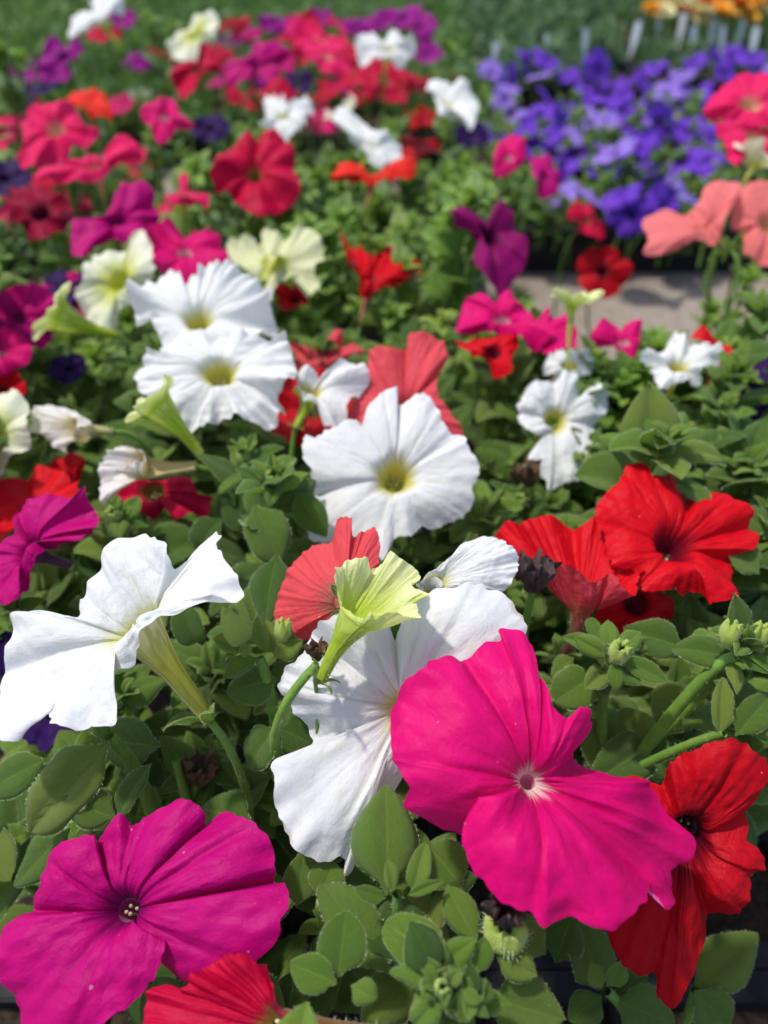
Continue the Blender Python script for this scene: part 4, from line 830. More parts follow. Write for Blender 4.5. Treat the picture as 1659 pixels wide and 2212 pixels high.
F(110, 345, 110, .066, (0.00, .55, .7), 'crimson', 'open', 'crimson bloom under the rose pink petunia', seed=845)
F(600, 160, 95, .066, (-0.25, .55, .7), 'magenta', 'ruffle', 'magenta bloom below the back row', seed=846)
F(705, 130, 110, .066, (0.33, .55, .7), 'pink', 'reflex', 'big pink bloom in the back row', seed=847)
F(650, 100, 100, .066, (0.08, .55, .7), 'crimson', 'open', 'crimson bloom in the middle of the back row', seed=848)
F(862, 205, 85, .066, (-0.17, .55, .7), 'crimson', 'ruffle', 'crimson bloom left of the edge white petunia', seed=849)
F(765, 165, 90, .066, (-0.42, .55, .7), 'crimson', 'reflex', 'crimson bloom in the second back row', seed=850)
F(460, 545, 130, .066, (0.17, .55, .7), 'hotpink', 'open', 'hot pink bloom above the frilly white cluster', seed=851)
F(250, 560, 80, .066, (-0.08, .55, .7), 'magenta', 'ruffle', 'magenta bloom above the creamy white petunia', seed=852)
F(480, 170, 70, .066, (-0.33, .55, .7), 'magenta', 'reflex', 'magenta bloom right of the back crimson one', seed=853)
F(385, 300, 60, .066, (0.25, .55, .7), 'pink', 'open', 'pink bloom below the deep pink petunia', seed=854)
F(25, 610, 70, .066, (0.00, .55, .7), 'purple', 'ruffle', 'dark purple bloom at the left edge of mid bed', seed=855)
F(65, 250, 80, .062, (-0.42, .5, .75), 'crimson', 'ruffle', 'crimson bloom at the far left above the rose pink one', seed=870)
F(260, 235, 70, .062, (-0.17, .5, .75), 'hotpink', 'open', 'hot pink bloom left of the cream bud', seed=871)
F(300, 130, 65, .062, (0.08, .5, .75), 'plum', 'reflex', 'plum bloom left of the back crimson one', seed=872)
F(345, 120, 60, .062, (0.33, .5, .75), 'crimson', 'ruffle', 'crimson bloom left below the back white petunia', seed=873)
F(190, 165, 60, .062, (-0.25, .5, .75), 'plum', 'open', 'plum bloom right of the back left purple pair', seed=874)
F(60, 140, 60, .062, (0.00, .5, .75), 'plum', 'reflex', 'plum bloom at the far left of the back edge', seed=875)
F(520, 220, 80, .062, (0.25, .5, .75), 'crimson', 'ruffle', 'crimson bloom left of the ragged white one', seed=876)
F(440, 330, 60, .062, (-0.33, .5, .75), 'hotpink', 'open', 'hot pink bloom left of the round crimson petunia', seed=877)
F(15, 450, 70, .062, (-0.08, .5, .75), 'purple', 'reflex', 'blackish purple bloom left of the dark crimson petunia', seed=878)
F(240, 600, 60, .062, (0.17, .5, .75), 'purple', 'ruffle', 'blackish purple bloom under the magenta petunia', seed=879)
F(700, 210, 75, .062, (-0.42, .5, .75), 'crimson', 'open', 'crimson bloom above the deep pink one in back', seed=880)
F(620, 200, 70, .062, (-0.17, .5, .75), 'hotpink', 'reflex', 'hot pink bloom above the ragged white one', seed=881)
F(270, 390, 75, .062, (0.08, .5, .75), 'hotpink', 'ruffle', 'hot pink bloom above the magenta petunia', seed=882)
F(60, 600, 80, .062, (0.33, .5, .75), 'magenta', 'open', 'magenta bloom low at the left edge of mid bed', seed=883)
F(385, 480, 75, .062, (-0.25, .5, .75), 'pink', 'reflex', 'pink bloom right of the magenta petunia', seed=884)
F(910, 260, 70, .062, (0.00, .5, .75), 'dark_and_shaded_red', 'ruffle', 'dark red bloom left of the blackish purple one', seed=885)
# --- right hand pink plant
T(1618, 230, .66, (-.10, .35, .9), 'pink', 'bright pink petunia, upper of two at the right edge', '1518,245 1540,205 1580,176* 1630,167 1690,179 1722,220* 1710,262 1670,291* 1620,276 1580,264* 1545,256*', 431, ruff=.05)
T(1632, 300, .65, (-.05, .25, .9), 'pink', 'bright pink petunia, lower of two at the right edge', '1538,268 1580,266* 1640,288 1690,300* 1702,340 1650,342 1620,327* 1592,362 1570,341 1563,310*', 433, ruff=.05)
F(1625, 365, 90, .05, (.3, .6, .2), 'cream', 'bud', 'cream bud at the right edge below the pink pair', seed=435, z=.64)
F(1532, 488, 235, .084, (-.35, .55, -.3), 'salmon', 'reflex', 'salmon pink petunia side-on at the right', z=.60, seed=437, plane=(-.2, .5, .85), bulge=.08, ruff=.02, tl=.35, loop=[
 (1545,525,0,1),(1500,520),(1440,545),(1392,550),(1400,520),(1385,492),(1400,470),(1440,462),(1480,465,4,1),(1510,440),(1520,405),(1555,380),(1592,387,0,1),(1602,410),(1582,450),(1562,488,0,1),(1556,510,0,1)])
F(1658, 485, 200, .084, (-.05, .25, .92), 'salmon', 'flat', 'salmon pink petunia cut by the right edge', seed=439, z=.62, bulge=.08, ruff=.025, loop=[
 (1578,470,2,1),(1590,420),(1620,400),(1662,395),(1700,402,2,1),(1740,440),(1745,500,0,1),(1720,570),(1670,580),(1640,570,2,1),(1610,545),(1605,505,2,1),(1582,495)])
# --- violet tray
VIO = [(1180,128),(1110,165),(1165,165),(1290,145),(1265,205),(1180,210),(1090,215),(1350,200),(1385,185),(1415,150),(1440,205),(1510,200),(1560,160),(1620,125),(1345,240),(1305,265),(1250,240),(1220,300),(1180,300),(1290,312),
       (1400,295),(1380,325),(1450,300),(1490,285),(1540,300),(1580,122),(1462,420),(1215,378),(1245,335),(1330,335),(1500,235),(1130,262),(1210,425),(1360,465),(1640,155),(1130,135),(1230,165),(1470,165),(1320,190),(1095,185)]
VIO += [(1060,160),(1205,255),(1275,270),(1165,255),(1310,215),(1395,240),(1420,265),(1555,225),(1590,260),(1540,130),(1500,140),(1335,290),(1265,365),(1150,320),(1065,290)]
VIO += [(1310,382),(1400,372),(1480,352),(1342,422),(1282,432),(1425,452),(1522,352),(1560,402),(1180,350),(1130,300),(1600,300)]
VIO.sort(key=lambda q: q[1]); VLAB = {}
ORD = ['leftmost', 'second', 'third', 'fourth', 'fifth', 'sixth', 'seventh', 'eighth', 'ninth', 'tenth', 'eleventh', 'twelfth']
for r_ in range(6):
    for k, q in enumerate(sorted(VIO[r_ * 11:r_ * 11 + 11])):
        VLAB[q] = 'violet petunia bloom, %s, in the %s row of the low trays' % ('leftmost' if k == 0 else ORD[k] + ' from the left', ['rear', 'second', 'third', 'fourth', 'fifth', 'front'][r_])
rv = np.random.default_rng(17)
for k, (x, y) in enumerate(VIO):
    z = depth_at(x, y, .405 + rv.normal(0, .012)); D = rv.uniform(.052, .066)
    F(x, y, D * FPX / z, D, (rv.normal(0, .45), .45 + rv.normal(0, .3), .65), 'lavender' if rv.uniform() < .2 else 'violet', rv.choice(['open', 'reflex', 'ruffle']), VLAB[(x, y)], seed=600 + k, z=z, group='violet blooms in the low trays', drop=.06, res=1, roll=rv.uniform(0, 72))

# ================================================================== foliage
rs = np.random.default_rng(23)
FL = np.array(FLOWERS)
def clear_of_flowers(p, half):
    """False when a shoot tip at p (half size in metres) would stand before a bloom"""
    x, y, z = proj(p)
    if z < .12: return False
    r = half * FPX / z
    hit = (np.hypot(FL[:, 0] - x, FL[:, 1] - y) < FL[:, 2] * .9 + r * (.9 if z < .32 else .6)) & (FL[:, 3] > z - .01)
    return not hit.any()
def canopy(x, y): return CAM_H - .232 + .018 * math.sin(9 * x + 2) * math.cos(8 * y + 1) + .012 * math.sin(23 * x + 17 * y)
def in_bed(x, y):
    return (-.50 < x < .115 and -.02 < y < 1.27) or (.115 <= x < .62 and -.02 < y < .40) 
cands = []
step = .040
for yy in np.arange(-.02, 1.30, step):
    for xx in np.arange(-.52, .64, step):
        x = xx + rs.uniform(-.5, .5) * step; y = yy + rs.uniform(-.5, .5) * step
        if not in_bed(x, y): continue
        zt = canopy(x, y) + rs.normal(0, .008)
        px, py, z = proj((x, y, zt))
        if z < .13 or px < -260 or px > 1920 or py > 2700 or py < -150: continue
        for k in range(7):
            if clear_of_flowers((x, y, zt), .034): break
            zt -= .014
        cands.append((z, x, y, zt))
# the tall pink plant on the right
for k in range(26):
    x, y = rs.uniform(.38, .58), rs.uniform(.54, .78); zt = CAM_H - .30 + rs.normal(0, .02)
    for q in range(6):
        if clear_of_flowers((x, y, zt), .034): break
        zt -= .015
    cands.append((proj((x, y, zt))[2], x, y, zt))
for k in range(14):
    x, y = rs.uniform(.36, .62), rs.uniform(.58, .84); zt = CAM_H - .37 + rs.normal(0, .015)
    cands.append((proj((x, y, zt))[2], x, y, zt))
LOWC = []
for k in range(95):                                       # lower storey at the right, where the bed thins out
    LOWC.append((rs.uniform(.06, .60), rs.uniform(.22, .47), CAM_H - .30 - .05 * rs.uniform()))
for k in range(44): LOWC.append((rs.uniform(.12, .34), rs.uniform(.41, .48), CAM_H - .262 - .03 * rs.uniform()))
cands.sort()
# hand placed shoots: tip pixel, depth, big-leaf length, leaf counts, lean of the whole shoot (r,u,t), bud size, label
def near_label(px, py, seen={}):
    """which shoot this is: counted outward from the bloom next to it"""
    best = sorted(((px - a) ** 2 + (py - b) ** 2, a, b, l) for a, b, l in LABELS if len(l.split()) <= 9 and 'violet' not in l)[0]
    dx, dy = px - best[1], py - best[2]
    side = ('left of' if dx < 0 else 'right of') if abs(dx) > abs(dy) else ('above' if dy < 0 else 'below')
    k = seen.get((best[3], side), 0); seen[(best[3], side)] = k + 1
    o_ = ['', 'second ', 'third ', 'fourth ', 'fifth ', 'sixth ', 'seventh ', 'eighth ', 'ninth ', 'tenth ', 'eleventh ', 'twelfth ', 'thirteenth ', 'fourteenth ', 'fifteenth ', 'sixteenth ', 'seventeenth ', 'eighteenth ', 'nineteenth ', 'twentieth ', 'next ', 'further ', 'outer ', 'lower ', 'lowest ', 'outermost ', 'half hidden ', 'shaded ', 'small ', 'last '][min(k, 29)]
    return ('%sleafy shoot %s the %s' % (o_, side, best[3]))
HERO = [
 (955, 2118, .206, .032, 4, 12, (.05, .55, .85), .0, 'crowded young leaves in the heart of the nearest rosette'),
 (1010, 2165, .204, .026, 2, 10, (.15, .45, .85), .0, 'small leaf cluster at the lower right of the nearest rosette'),
 (1605, 1390, .270, .036, 3, 11, (.3, .7, .6), .0, 'young leaf cluster at the right edge under the red bloom'),
 (1330, 1425, .283, .030, 2, 8, (.1, .5, .85), .0, 'young leaves in the heart of the rosette by the hot pink bloom'),
 (1590, 800, .46, .050, 7, 9, (-.1, .75, .55), .0, 'leafy shoot at the right edge below the bare ground'),
 (1640, 660, .52, .060, 7, 7, (-.1, .85, .45), .0, 'broad leaved shoot at the right edge beside the bare ground'),
 (590, 1030, .345, .046, 8, 10, (.05, .70, .60), .010, 'leafy shoot left of the round white petunia'),
 (530, 985, .375, .044, 7, 10, (.0, .80, .50), .010, 'pale shoot below the large frilly white petunia'),
 (1480, 985, .40, .054, 8, 11, (.0, .70, .60), .010, 'bright leafy shoot above the red petunia on the right'),
 (1560, 890, .43, .050, 8, 11, (.1, .75, .55), .010, 'leafy shoot under the ragged white petunia'),
 (270, 1500, .31, .036, 6, 8, (.1, .70, .60), .0, 'leafy shoot tucked under the side-on white petunia'),
 (250, 1110, .36, .034, 5, 12, (0, .70, .60), .010, 'curly rosette below the crimson frilly bloom'),
 (1160, 1500, .30, .03, 4, 6, (.1, .7, .6), .009, 'small shoot with a yellow bud behind the hot pink bloom'),
 (1270, 850, .46, .044, 6, 9, (.1, .7, .6), .010, 'leafy shoot right of the small white bloom'),
]
for (px, py, z, big, nb, ntip, lean, bud, lab) in HERO:
    tip = at(px, py, z); ax = vdir(*lean); H = .085
    xr = nrm(RIGHT - (RIGHT @ ax) * ax); Rm = np.stack([xr, np.cross(ax, xr), ax], 1)
    build_shoot(tip - ax * H, shoot_plan(rs, H, big, nb, ntip), rs, lab, 'leafy shoots between the near blooms', bud, Rm)
# shoots whose leaves were measured one by one: (base x, y, tip x, y, width px, depth, tip offset mm, young?, normal)
def measured_shoot(label, leaves, stems, bud=None, hv=True):
    root = bpy.data.objects.new('petunia_shoot', None); COL.objects.link(root); root.empty_display_size = .01
    o0 = at(*stems[0][0][:3]); root.location = o0; tag(root, label, 'shoot', 'leafy shoots between the near blooms')
    for st in stems:
        P = np.array([at(*q[:3]) for q in st]); m = len(P)
        if m == 3: P = bez(P[0], 2 * P[1] - .5 * (P[0] + P[2]), P[2], 10)
        r_ = st[0][3] if len(st[0]) > 3 else .0018
        obj('stem', stem_mesh(P - o0, r_ * 1.1, r_ * .85, rs, n=9), root)
    for lf in leaves:
        bx, by, tx, ty, wpx, z, dz, young = lf[:8]; nv = lf[8] if len(lf) > 8 else (rs.normal(0, .25), .35 + rs.normal(0, .15), .9)
        b = at(bx, by, z); t = at(tx, ty, z + dz / 1000.); d = t - b; L = np.linalg.norm(d); pool = SMALL if young else LEAVES
        me = pool[int(rs.integers(0, len(pool)))]; F_ = frame(d, vdir(*nv)); W_ = wpx / FPX * z
        wm = max(v.co.x for v in me.vertices) - min(v.co.x for v in me.vertices)
        mt = np.eye(4); mt[:3, :3] = F_ * np.array([np.clip(W_ / wm, L * .6, L * 2.0) * 1.12, L * 1.16, L * .85]); mt[:3, 3] = b - o0
        o = obj('leaf', me, root); o.matrix_local = Matrix(mt.tolist())
        FLX.append(((bx + tx) / 2, (by + ty) / 2, .5 * max(wpx, math.hypot(tx - bx, ty - by)), z))
    if bud:
        global BUDMESH
        BUDMESH = BUDMESH or bud_mesh(rs)
        for (x, y, z, s_, dr) in bud:
            obj('bud', BUDMESH, root, M4(frame(np.cross(vdir(*dr), RIGHT), vdir(*dr)), at(x, y, z) - o0, s_))
FLX = []
measured_shoot('nearest bright green rosette of leaves at the bottom centre', [
 (844,2107,702,1909,112,.232,6,0),(879,2094,861,1930,175,.232,10,0),(732,2111,741,1988,104,.216,2,1),(728,2124,640,2086,78,.214,0,1),(758,2128,812,2163,72,.208,-2,1),(969,2094,846,2000,104,.222,2,1),(1030,2034,973,1932,72,.226,3,1),
 (973,2107,937,2048,48,.212,2,1),(943,2128,872,2092,48,.208,-2,1),(947,2150,902,2222,58,.206,-4,1),(965,2141,1005,2208,52,.205,-4,1),(1025,2107,1040,2034,58,.216,2,1),(1072,2068,1152,2103,66,.222,0,1),(1050,2154,1198,2190,135,.226,2,0),(965,2128,988,2096,36,.204,-2,1),(1010,2125,1060,2150,44,.208,-2,1),(1000,2135,1030,2165,30,.203,-2,1),(940,2125,925,2090,26,.203,0,1)],
 [((950,2400,.24,.0022),(955,2260,.222),(955,2130,.210))], [(950,2135,.205,.006,(.1,.6,.8))])
measured_shoot('single tall leaf with small leaves between the white and hot pink blooms', [
 (835,1935,838,1708,150,.236,4,0),(890,1930,915,1838,48,.228,0,1),(850,1925,838,1868,30,.226,0,1),(880,1935,945,1905,26,.226,0,1),(835,1940,775,1925,34,.226,0,1),(640,1960,655,1850,74,.25,4,0),(690,1945,720,1860,80,.248,4,0),(1000,1920,925,1820,110,.252,6,0)],
 [((870,2120,.25,.0018),(862,2020,.240),(858,1930,.230))])
measured_shoot('leafy shoot above the large magenta bloom', [
 (238,1600,55,1795,128,.272,-4,0),(252,1768,148,1728,84,.268,-2,0),(252,1772,308,1662,64,.266,2,0),(150,1790,40,1900,90,.285,0,0),(350,1610,200,1600,110,.292,4,0),(545,1775,425,1742,112,.275,2,0),(100,1640,-30,1700,90,.29,0,0),(430,1690,360,1600,70,.30,2,0),(470,1640,520,1700,60,.30,0,0)],
 [((330,1760,.30,.0026),(290,1660,.285),(235,1590,.274)),((420,1800,.31,.002),(400,1720,.30),(380,1640,.295))])
measured_shoot('upright shoot with a lime bud left of the lime trumpet', [
 (600,1570,535,1650,92,.272,-2,0),(604,1574,676,1602,96,.272,0,0),(598,1466,502,1492,84,.276,-2,0),(560,1420,490,1455,46,.272,0,1),(545,1400,470,1385,48,.274,0,1),(580,1410,555,1345,44,.276,2,1),(592,1415,575,1350,36,.278,2,1),(590,1420,650,1385,52,.274,0,1),(600,1412,628,1362,30,.276,0,1),(530,1470,500,1500,40,.28,0,1),(590,1480,640,1440,60,.282,0,0),(545,1395,520,1412,40,.268,-2,1)],
 [((600,1680,.30,.0022),(592,1540,.282),(560,1420,.275)),((598,1640,.272,.0017),(606,1545,.254),(684,1436,.2475))], [(514,1392,.272,.015,(-.05,.95,.2)),(610,1385,.276,.009,(.1,.9,.3))])
measured_shoot('leafy rosette with a tiny bud right of the hot pink bloom', [
 (1320,1420,1252,1384,46,.284,-2,1),(1308,1405,1272,1338,34,.290,4,1),(1322,1405,1314,1346,42,.287,4,1),(1335,1410,1378,1368,46,.285,2,1),(1340,1425,1428,1462,46,.281,-3,1),(1328,1432,1336,1490,38,.279,-4,1),(1300,1400,1228,1378,36,.290,0,1),(1345,1405,1400,1385,30,.290,2,1),(1290,1456,1205,1512,92,.292,0,0),(1285,1462,1322,1486,64,.291,0,0),(1255,1515,1362,1680,120,.310,2,0),(1300,1500,1395,1640,120,.320,2,0),(1240,1420,1195,1450,50,.3,0,0)],
 [((1300,1600,.31,.002),(1305,1500,.298),(1325,1425,.285))], [(1328,1428,.281,.011,(.1,.7,.7))])
measured_shoot('leafy shoot on a thick stem at the right under the red bloom', [
 (1480,1401,1366,1364,84,.292,2,0),(1597,1428,1472,1388,70,.280,0,0),(1555,1590,1556,1480,48,.270,2,1),(1588,1590,1662,1502,66,.270,2,0),(1475,1565,1556,1500,110,.30,2,0),(1575,1420,1545,1350,44,.280,3,1),(1590,1415,1600,1345,46,.276,2,1),(1600,1410,1650,1360,46,.272,0,1),(1600,1420,1668,1440,44,.270,-2,1),(1585,1412,1610,1375,34,.270,0,1),(1560,1400,1500,1370,40,.284,2,1),(1540,1470,1670,1510,70,.278,0,0),(1500,1480,1420,1560,110,.312,2,0),(1420,1600,1330,1560,90,.31,0,0),(1640,1240,1580,1180,80,.33,3,0),(1660,1160,1590,1080,80,.36,3,0)],
 [((1290,1760,.33,.0024),(1470,1520,.290),(1585,1418,.276)),((1300,1700,.32,.0018),(1450,1625,.288),(1565,1584,.270))], [(1568,1395,.270,.010,(.15,.9,.3)),(1625,1395,.272,.010,(.3,.8,.4))])
measured_shoot('shaded leafy shoot under the dark red bloom', [
 (1500,2135,1618,2030,104,.320,2,0),(1500,2140,1580,2225,96,.315,-2,0),(1295,2140,1262,2010,112,.310,4,0),(1330,2150,1400,2100,80,.32,0,0),(1300,2150,1240,2200,70,.305,0,0),(1330,2160,1440,2215,110,.31,-2,0),(1180,2060,1100,2000,120,.30,6,0),(1200,2080,1230,1990,90,.31,6,0),(1310,2130,1345,2085,50,.30,0,1),(1300,2135,1280,2090,46,.30,0,1)],
 [((1400,2400,.36,.0022),(1380,2250,.335),(1310,2140,.305)),((1420,2400,.36,.0022),(1470,2250,.34),(1502,2138,.318))])
measured_shoot('broad heart leaves hanging left of the coral red petunia', [
 (598,1195,572,1332,108,.315,-6,0),(548,1090,606,1200,96,.335,-4,0),(395,1300,412,1388,64,.31,-4,0),(640,1060,690,1150,70,.35,0,0),(480,1120,420,1180,70,.345,0,0)],
 [((600,1500,.34,.002),(585,1300,.335),(560,1090,.34))])
# dried flower heads
def dried(px, py, z, size, mat, label, dr, pod=True):
    rg = np.random.default_rng(int(px)); root = bpy.data.objects.new('dried_flower', None); COL.objects.link(root); P = at(px, py, z); ax = vdir(*dr)
    root.matrix_world = M4(frame(np.cross(ax, RIGHT), ax), P, size); tag(root, label, 'dried flower', 'dried flower heads')
    m, n = 22, 40; t = np.linspace(0, 1, m)[:, None]; a = np.linspace(0, 2 * np.pi, n, endpoint=False)[None]
    r_ = .16 + .34 * t ** 1.2 + .16 * t * np.cos(7 * a + 4 * t) + .10 * t * np.cos(13 * a - 5 * t + 1) + .05 * np.cos(21 * a + 9 * t)
    zz = t * 1.0 + .16 * t * np.cos(5 * a + 1) + .10 * t * np.cos(11 * a + 6 * t); zz = np.where(t > .8, zz - (t - .8) * 3.0, zz); r_ = np.where(t > .8, r_ * (1 - (t - .8) * 2.2), r_)
    V = np.stack([r_ * np.cos(a), r_ * np.sin(a), zz], -1).reshape(-1, 3); i = np.arange(m - 1)[:, None]; j = np.arange(n)[None]
    Q = np.stack([i * n + j, i * n + (j + 1) % n, (i + 1) * n + (j + 1) % n, (i + 1) * n + j], -1).reshape(-1, 4)
    obj('withered_petals', mesh_np('withered_petals', V, Q, [mat]), root)
    if pod:
        BM = BUDMESH; obj('seed_pod', BM, root, Matrix.Translation((0, 0, -.95)) @ Matrix.Diagonal((1.5, 1.5, 1.05, 1)))
    P2 = np.array([(0, 0, 0.02), (0, .2, -1.2), (.2, .5, -2.6), (.3, .6, -4.5)]); obj('flower_stem', mesh_np('flower_stem', *tube_geo(P2, .10, 8)[:2], [M_STEM]), root)
dried(1092, 1990, .222, .0125, M_DRYP, 'dried purple flower head on a green pod under the hot pink bloom', (-.05, .8, .5))
dried(1150, 1275, .300, .016, M_DRYP, 'withered maroon flower head between the white and red blooms', (.05, .9, .4), False)
dried(683, 1425, .252, .0075, M_DRY, 'dry brown scrap at the foot of the lime trumpet', (.1, .9, .4), False)
dried(425, 1690, .30, .014, M_DRY, 'dead brown flower deep behind the magenta bloom', (.3, .8, .4), False)
dried(208, 1750, .285, .009, M_DRYP, 'shrivelled dark bud behind the magenta bloom', (-.2, .8, .4), True)
dried(1145, 1050, .42, .016, M_DRY, 'brown withered flower under the yellow star white petunia', (-.25, .8, .3), False)
FL = np.concatenate([FL, np.array(FLX)])
c2 = []
for (z, x, y, zt) in cands:
    for k in range(5):
        if clear_of_flowers((x, y, zt), .034): break
        zt -= .014
    else:
        if z < .34: continue
    c2.append((proj((x, y, zt))[2], x, y, zt))
cands = sorted(c2)
NPART, NTHING = 120, 285
plans = [shoot_plan(rs, .12, rs.uniform(.040, .052), 8, 9, rs.normal(0, .012, 2)) for _ in range(10)]
acc = [joined_shoot(p) for p in plans]
jmesh = [a.mesh('petunia_shoot', [M_LEAF, M_TIP, M_STEM]) for a in acc]
far = Acc()
for k, (z, x, y, zt) in enumerate(cands):
    lean = rs.normal(0, .014, 2); a = rs.uniform(0, 6.28); sc = rs.uniform(.85, 1.15)
    if k < NPART:
        build_shoot(np.array([x, y, zt - .11]), shoot_plan(rs, .11, rs.uniform(.038, .060), 8, 11, lean), rs, near_label(*proj((x, y, zt))[:2]), 'leafy shoots in the near bed', .011 if rs.uniform() < .25 else 0)
    else:
        c, s_ = math.cos(a), math.sin(a); Rm = np.array([[c, -s_, 0], [s_, c, 0], [0, 0, 1.]])
        if k < NTHING:
            o = obj('petunia_shoot', jmesh[k % 10], None, M4(Rm, (x, y, zt - .12 * sc), sc)); tag(o, near_label(*proj((x, y, zt))[:2]), 'shoot', 'leafy shoots in the middle of the bed')
        else:
            A = acc[k % 10]; V = np.concatenate(A.V) * sc @ Rm.T + [x, y, zt - .12 * sc]
            far.add(V, np.concatenate(A.Q), None, np.concatenate(A.U)); far.qm[-1] = np.concatenate(A.qm)
o = obj('foliage', far.mesh('foliage', [M_FAR, M_TIP, M_STEM])); tag(o, 'dense green petunia leaves filling the far bed', 'foliage', None, 'stuff')
low_ = Acc()
for k, (x, y, zt) in enumerate(LOWC):
    a = rs.uniform(0, 6.28); c, s_ = math.cos(a), math.sin(a); Rm = np.array([[c, -s_, 0], [s_, c, 0], [0, 0, 1.]]); A = acc[k % 10]
    low_.add(np.concatenate(A.V) @ Rm.T + [x, y, zt - .12], np.concatenate(A.Q), None, np.concatenate(A.U)); low_.qm[-1] = np.concatenate(A.qm)
o = obj('foliage', low_.mesh('foliage', [M_LEAF, M_TIP, M_STEM])); tag(o, 'shaded lower leaves under the red blooms beside the bare ground', 'foliage', None, 'stuff')
# low violet bed leaves
A2 = Acc()
for k in range(600):
    x, y = rs.uniform(.17, 1.15), rs.uniform(1.10, 1.64); zt = .112 + rs.normal(0, .016); sc = rs.uniform(.5, .75); a = rs.uniform(0, 6.28)
    c, s_ = math.cos(a), math.sin(a); Rm = np.array([[c, -s_, 0], [s_, c, 0], [0, 0, 1.]]); A = acc[k % 10]
    A2.add(np.concatenate(A.V) * sc @ Rm.T + [x, y, zt - .12 * sc], np.concatenate(A.Q), None, np.concatenate(A.U)); A2.qm[-1] = np.concatenate(A.qm)
o = obj('foliage', A2.mesh('foliage', [M_FAR, M_TIP, M_STEM])); tag(o, 'grey green leaves of the low violet petunia trays', 'foliage', None, 'stuff')

# ================================================================== background trays
def feathery(name, label, x0, x1, y0, y1, z0, h, n, mat, seed, wd=.0032):
    rg = np.random.default_rng(seed); A = Acc()
    m_ = int((x1 - x0) * (y1 - y0) / .0042); cx_ = rg.uniform(x0, x1, m_); cy_ = rg.uniform(y0, y1, m_); pi_ = rg.integers(0, m_, n); off = rg.normal(0, .017, (2, n)); bx = np.clip(cx_[pi_] + off[0], x0, x1); by = np.clip(cy_[pi_] + off[1], y0, y1)
    ph_ = rg.uniform(.65, 1.15, m_)[pi_] * (1 - np.clip(np.hypot(*off) / .05, 0, .6)); hh = h * (.72 + .30 * np.sin(bx * 31 + 1) * np.sin(by * 27) + .16 * np.sin(bx * 67 + by * 43) + rg.uniform(-.2, .25, n)) * ph_ * 1.15
    f = rg.uniform(.15, 1, n); base = np.stack([bx, by, z0 + hh * f * .8], 1)
    d = rg.normal(0, .75, (n, 3)); d[:, 2] = np.abs(d[:, 2]) * .6 + .55; d /= np.linalg.norm(d, axis=1, keepdims=True)
    L = rg.uniform(.018, .045, (n, 1)); s = np.cross(d, rg.normal(0, 1, (n, 3))); s /= np.linalg.norm(s, axis=1, keepdims=True); wv = wd * rg.uniform(.7, 1.5, (n, 1))
    droop = np.array([0, 0, -1]) * L * rg.uniform(.05, .4, (n, 1))
    V = np.stack([base - s * wv * .5, base + s * wv * .5, base + d * L * .55 + s * wv, base + d * L * .55 - s * wv, base + d * L + droop], 1).reshape(-1, 3)
    k = np.arange(n)[:, None] * 5
    A.add(V, k + np.array([[0, 1, 2, 3]]), k + np.array([[3, 2, 4]]), np.tile([[-.5, 0], [.5, 0], [.5, .5], [-.5, .5], [0, 1]], (n, 1)), 0)
    o = obj(name, A.mesh(name, [mat])); tag(o, label, 'foliage', None, 'stuff'); return o
M_FEA = leaf_mat('feathery_leaf', (.045, .125, .022), (.110, .22, .050), (.09, .19, .05), (.10, .22, .05), .30)
M_FEA2 = leaf_mat('grey_green_leaf', (.090, .165, .070), (.13, .22, .10), (.12, .2, .1), (.14, .24, .12), .28)
tray(-1.75, 1.62, -.75, 3.7, 'black tray of feathery green plants at the far left', .06)
tray(-.72, 1.62, .20, 3.7, 'black tray of feathery green plants behind the bed', .06)
tray(.24, 1.98, .61, 3.7, 'black tray of grey green plants with white tags', .06)
tray(.645, 2.02, 1.75, 3.7, 'black tray of orange flowers with white tags', .06)
feathery('feathery_foliage', 'fine feathery green seedlings in the tray at the far left', -1.75, -.74, 1.60, 3.7, .05, .13, 45000, M_FEA, 1)
feathery('feathery_foliage', 'fine feathery green seedlings in the tray behind the bed', -.73, .21, 1.60, 3.7, .05, .15, 48000, M_FEA, 2)
feathery('feathery_foliage', 'soft green leaves left of the mixed bed', -1.2, -.52, .75, 1.58, .02, .17, 30000, M_FEA, 5)
tray(-1.2, .75, -.55, 1.56, 'black tray of soft green plants left of the mixed bed', .04)
feathery('feathery_foliage', 'grey green bushy seedlings in the tagged tray', .24, .62, 1.98, 3.7, .05, .12, 30000, M_FEA2, 3, .004)
feathery('feathery_foliage', 'leaves under the orange flowers', .65, 1.75, 2.02, 3.7, .05, .10, 36000, M_FEA2, 4, .004)
# white plant tags standing in the trays
def plant_tag(p, lab, h=.07, w_=.016, ry=0.):
    root = bpy.data.objects.new('plant_tag', None); COL.objects.link(root); root.location = p; root.rotation_euler = (R(-14), R(ry), R(rs.uniform(-25, 25)))
    tag(root, lab, 'tag', 'white plant tags')
    V = np.array([(-w_ / 2, 0, h * .35), (w_ / 2, 0, h * .35), (w_ / 2, 0, h), (-w_ / 2, 0, h)]); A = Acc()
    V2 = np.concatenate([V, V + [0, .0008, 0]]); Q = [(0, 1, 2, 3), (5, 4, 7, 6), (0, 4, 5, 1), (1, 5, 6, 2), (2, 6, 7, 3), (3, 7, 4, 0)]
    obj('tag_face', mesh_np('tag_face', V2, Q, [M_TAG], smooth=False), root)
    V = np.array([(-.001, .0001, -.02), (.001, .0001, -.02), (w_ / 2 - .001, .0001, h * .349), (-w_ / 2 + .001, .0001, h * .349)]); V2 = np.concatenate([V, V + [0, .0006, 0]])
    obj('tag_spike', mesh_np('tag_spike', V2, Q, [M_TAG], smooth=False), root)
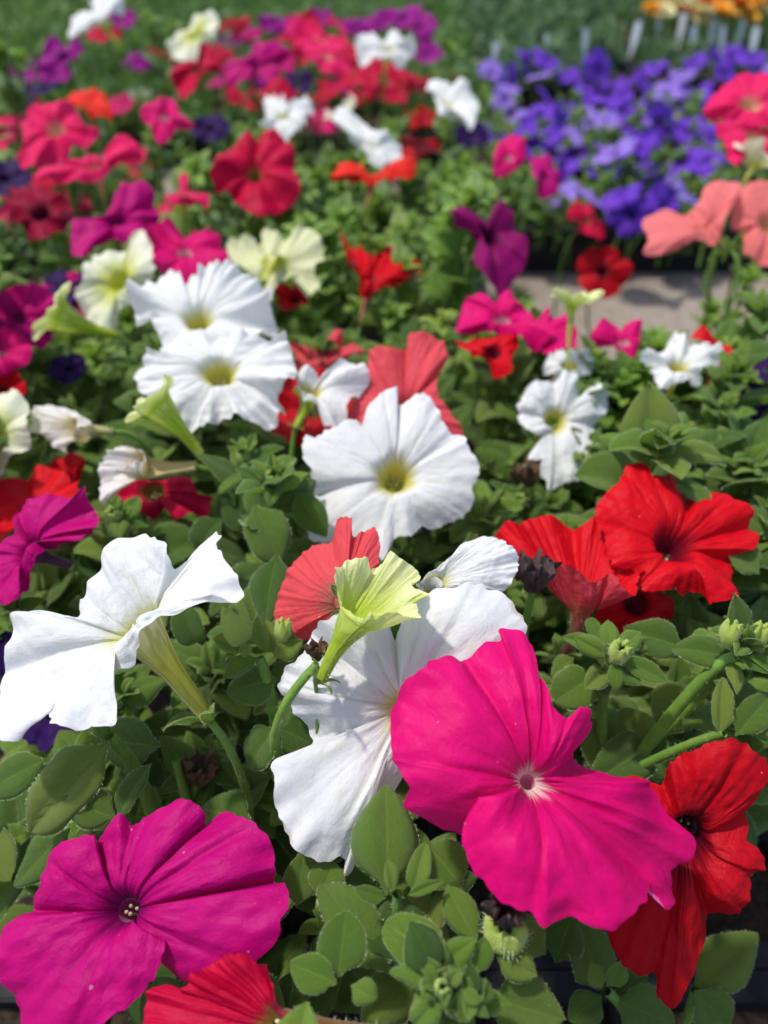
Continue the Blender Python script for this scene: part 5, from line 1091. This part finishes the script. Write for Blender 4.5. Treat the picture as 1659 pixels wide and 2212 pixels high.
TAGS = [(1075, 82, 'white plant tag in the feathery tray behind the bed'), (1192, 66, 'leftmost white tag in the grey green tray'), (1272, 60, 'middle white tag in the grey green tray'), (1375, 52, 'rightmost white tag in the grey green tray'),
        (1430, 32, 'first white tag below the orange flowers'), (1478, 38, 'second white tag below the orange flowers'), (1510, 48, 'third white tag below the orange flowers'), (1545, 40, 'fourth white tag below the orange flowers'),
        (1572, 60, 'fifth white tag below the orange flowers'), (1605, 50, 'sixth white tag below the orange flowers'), (1640, 58, 'last white tag below the orange flowers at the right edge')]
for x, y, lab in TAGS:
    p = at(x, y, depth_at(x, y, CAM_H - .15)); plant_tag(p - np.array([0, .0, .055]), lab, rs.uniform(.045, .065), .015, rs.uniform(-6, 6))
# orange flowers: small pompoms of short ray petals
def marigold_mesh():
    rg = np.random.default_rng(9); V = []; Q = []
    for ring in range(4):
        n = 13 - 2 * ring
        for k in range(n):
            a = 2 * np.pi * k / n + ring * .3; e = R(12 + 20 * ring); L = 1 - .17 * ring; d = np.array([math.cos(a) * math.cos(e), math.sin(a) * math.cos(e), math.sin(e)]); s = np.array([-math.sin(a), math.cos(a), 0]) * .22
            b = len(V); V += [d * .12 - s * .4, d * .12 + s * .4, d * L + s, d * L - s + np.array([0, 0, -.1])]; Q.append((b, b + 1, b + 2, b + 3))
    return np.array(V), np.array(Q)
MV, MQ = marigold_mesh()
M_ORG = plain('orange_petal', (.82, .36, .010), (.86, .46, .02), 60, .6, .2)
M_DOR = plain('deep_orange_petal', (.75, .12, .008), (.8, .2, .01), 60, .6, .2)
M_YEL = plain('pale_yellow_petal', (.84, .70, .25), (.86, .80, .55), 60, .6, .2)
om = [mesh_np('blossom', MV, MQ, [m]) for m in (M_ORG, M_DOR, M_YEL)]
sm = mesh_np('stalk', *tube_geo(bez((0, 0, -4.2), (.2, 0, -2), (0, 0, .1), 5), .09, 5)[:2], [M_STEM])
for k in range(80):
    x = rs.uniform(.66, 1.25); y = rs.uniform(2.20, 2.62); d = rs.uniform(.022, .034)
    root = bpy.data.objects.new('orange_flower', None); COL.objects.link(root); root.matrix_world = M4(np.array(Matrix.Rotation(rs.uniform(-.5, .5), 3, 'X')), (x, y, .165 + rs.normal(0, .012)), d)
    tag(root, 'small orange or yellow flower in the far right tray', 'flower', 'orange flowers in the far right tray')
    obj('blossom', om[int(rs.choice([0, 0, 2, 2, 1]))], root); obj('stalk', sm, root)
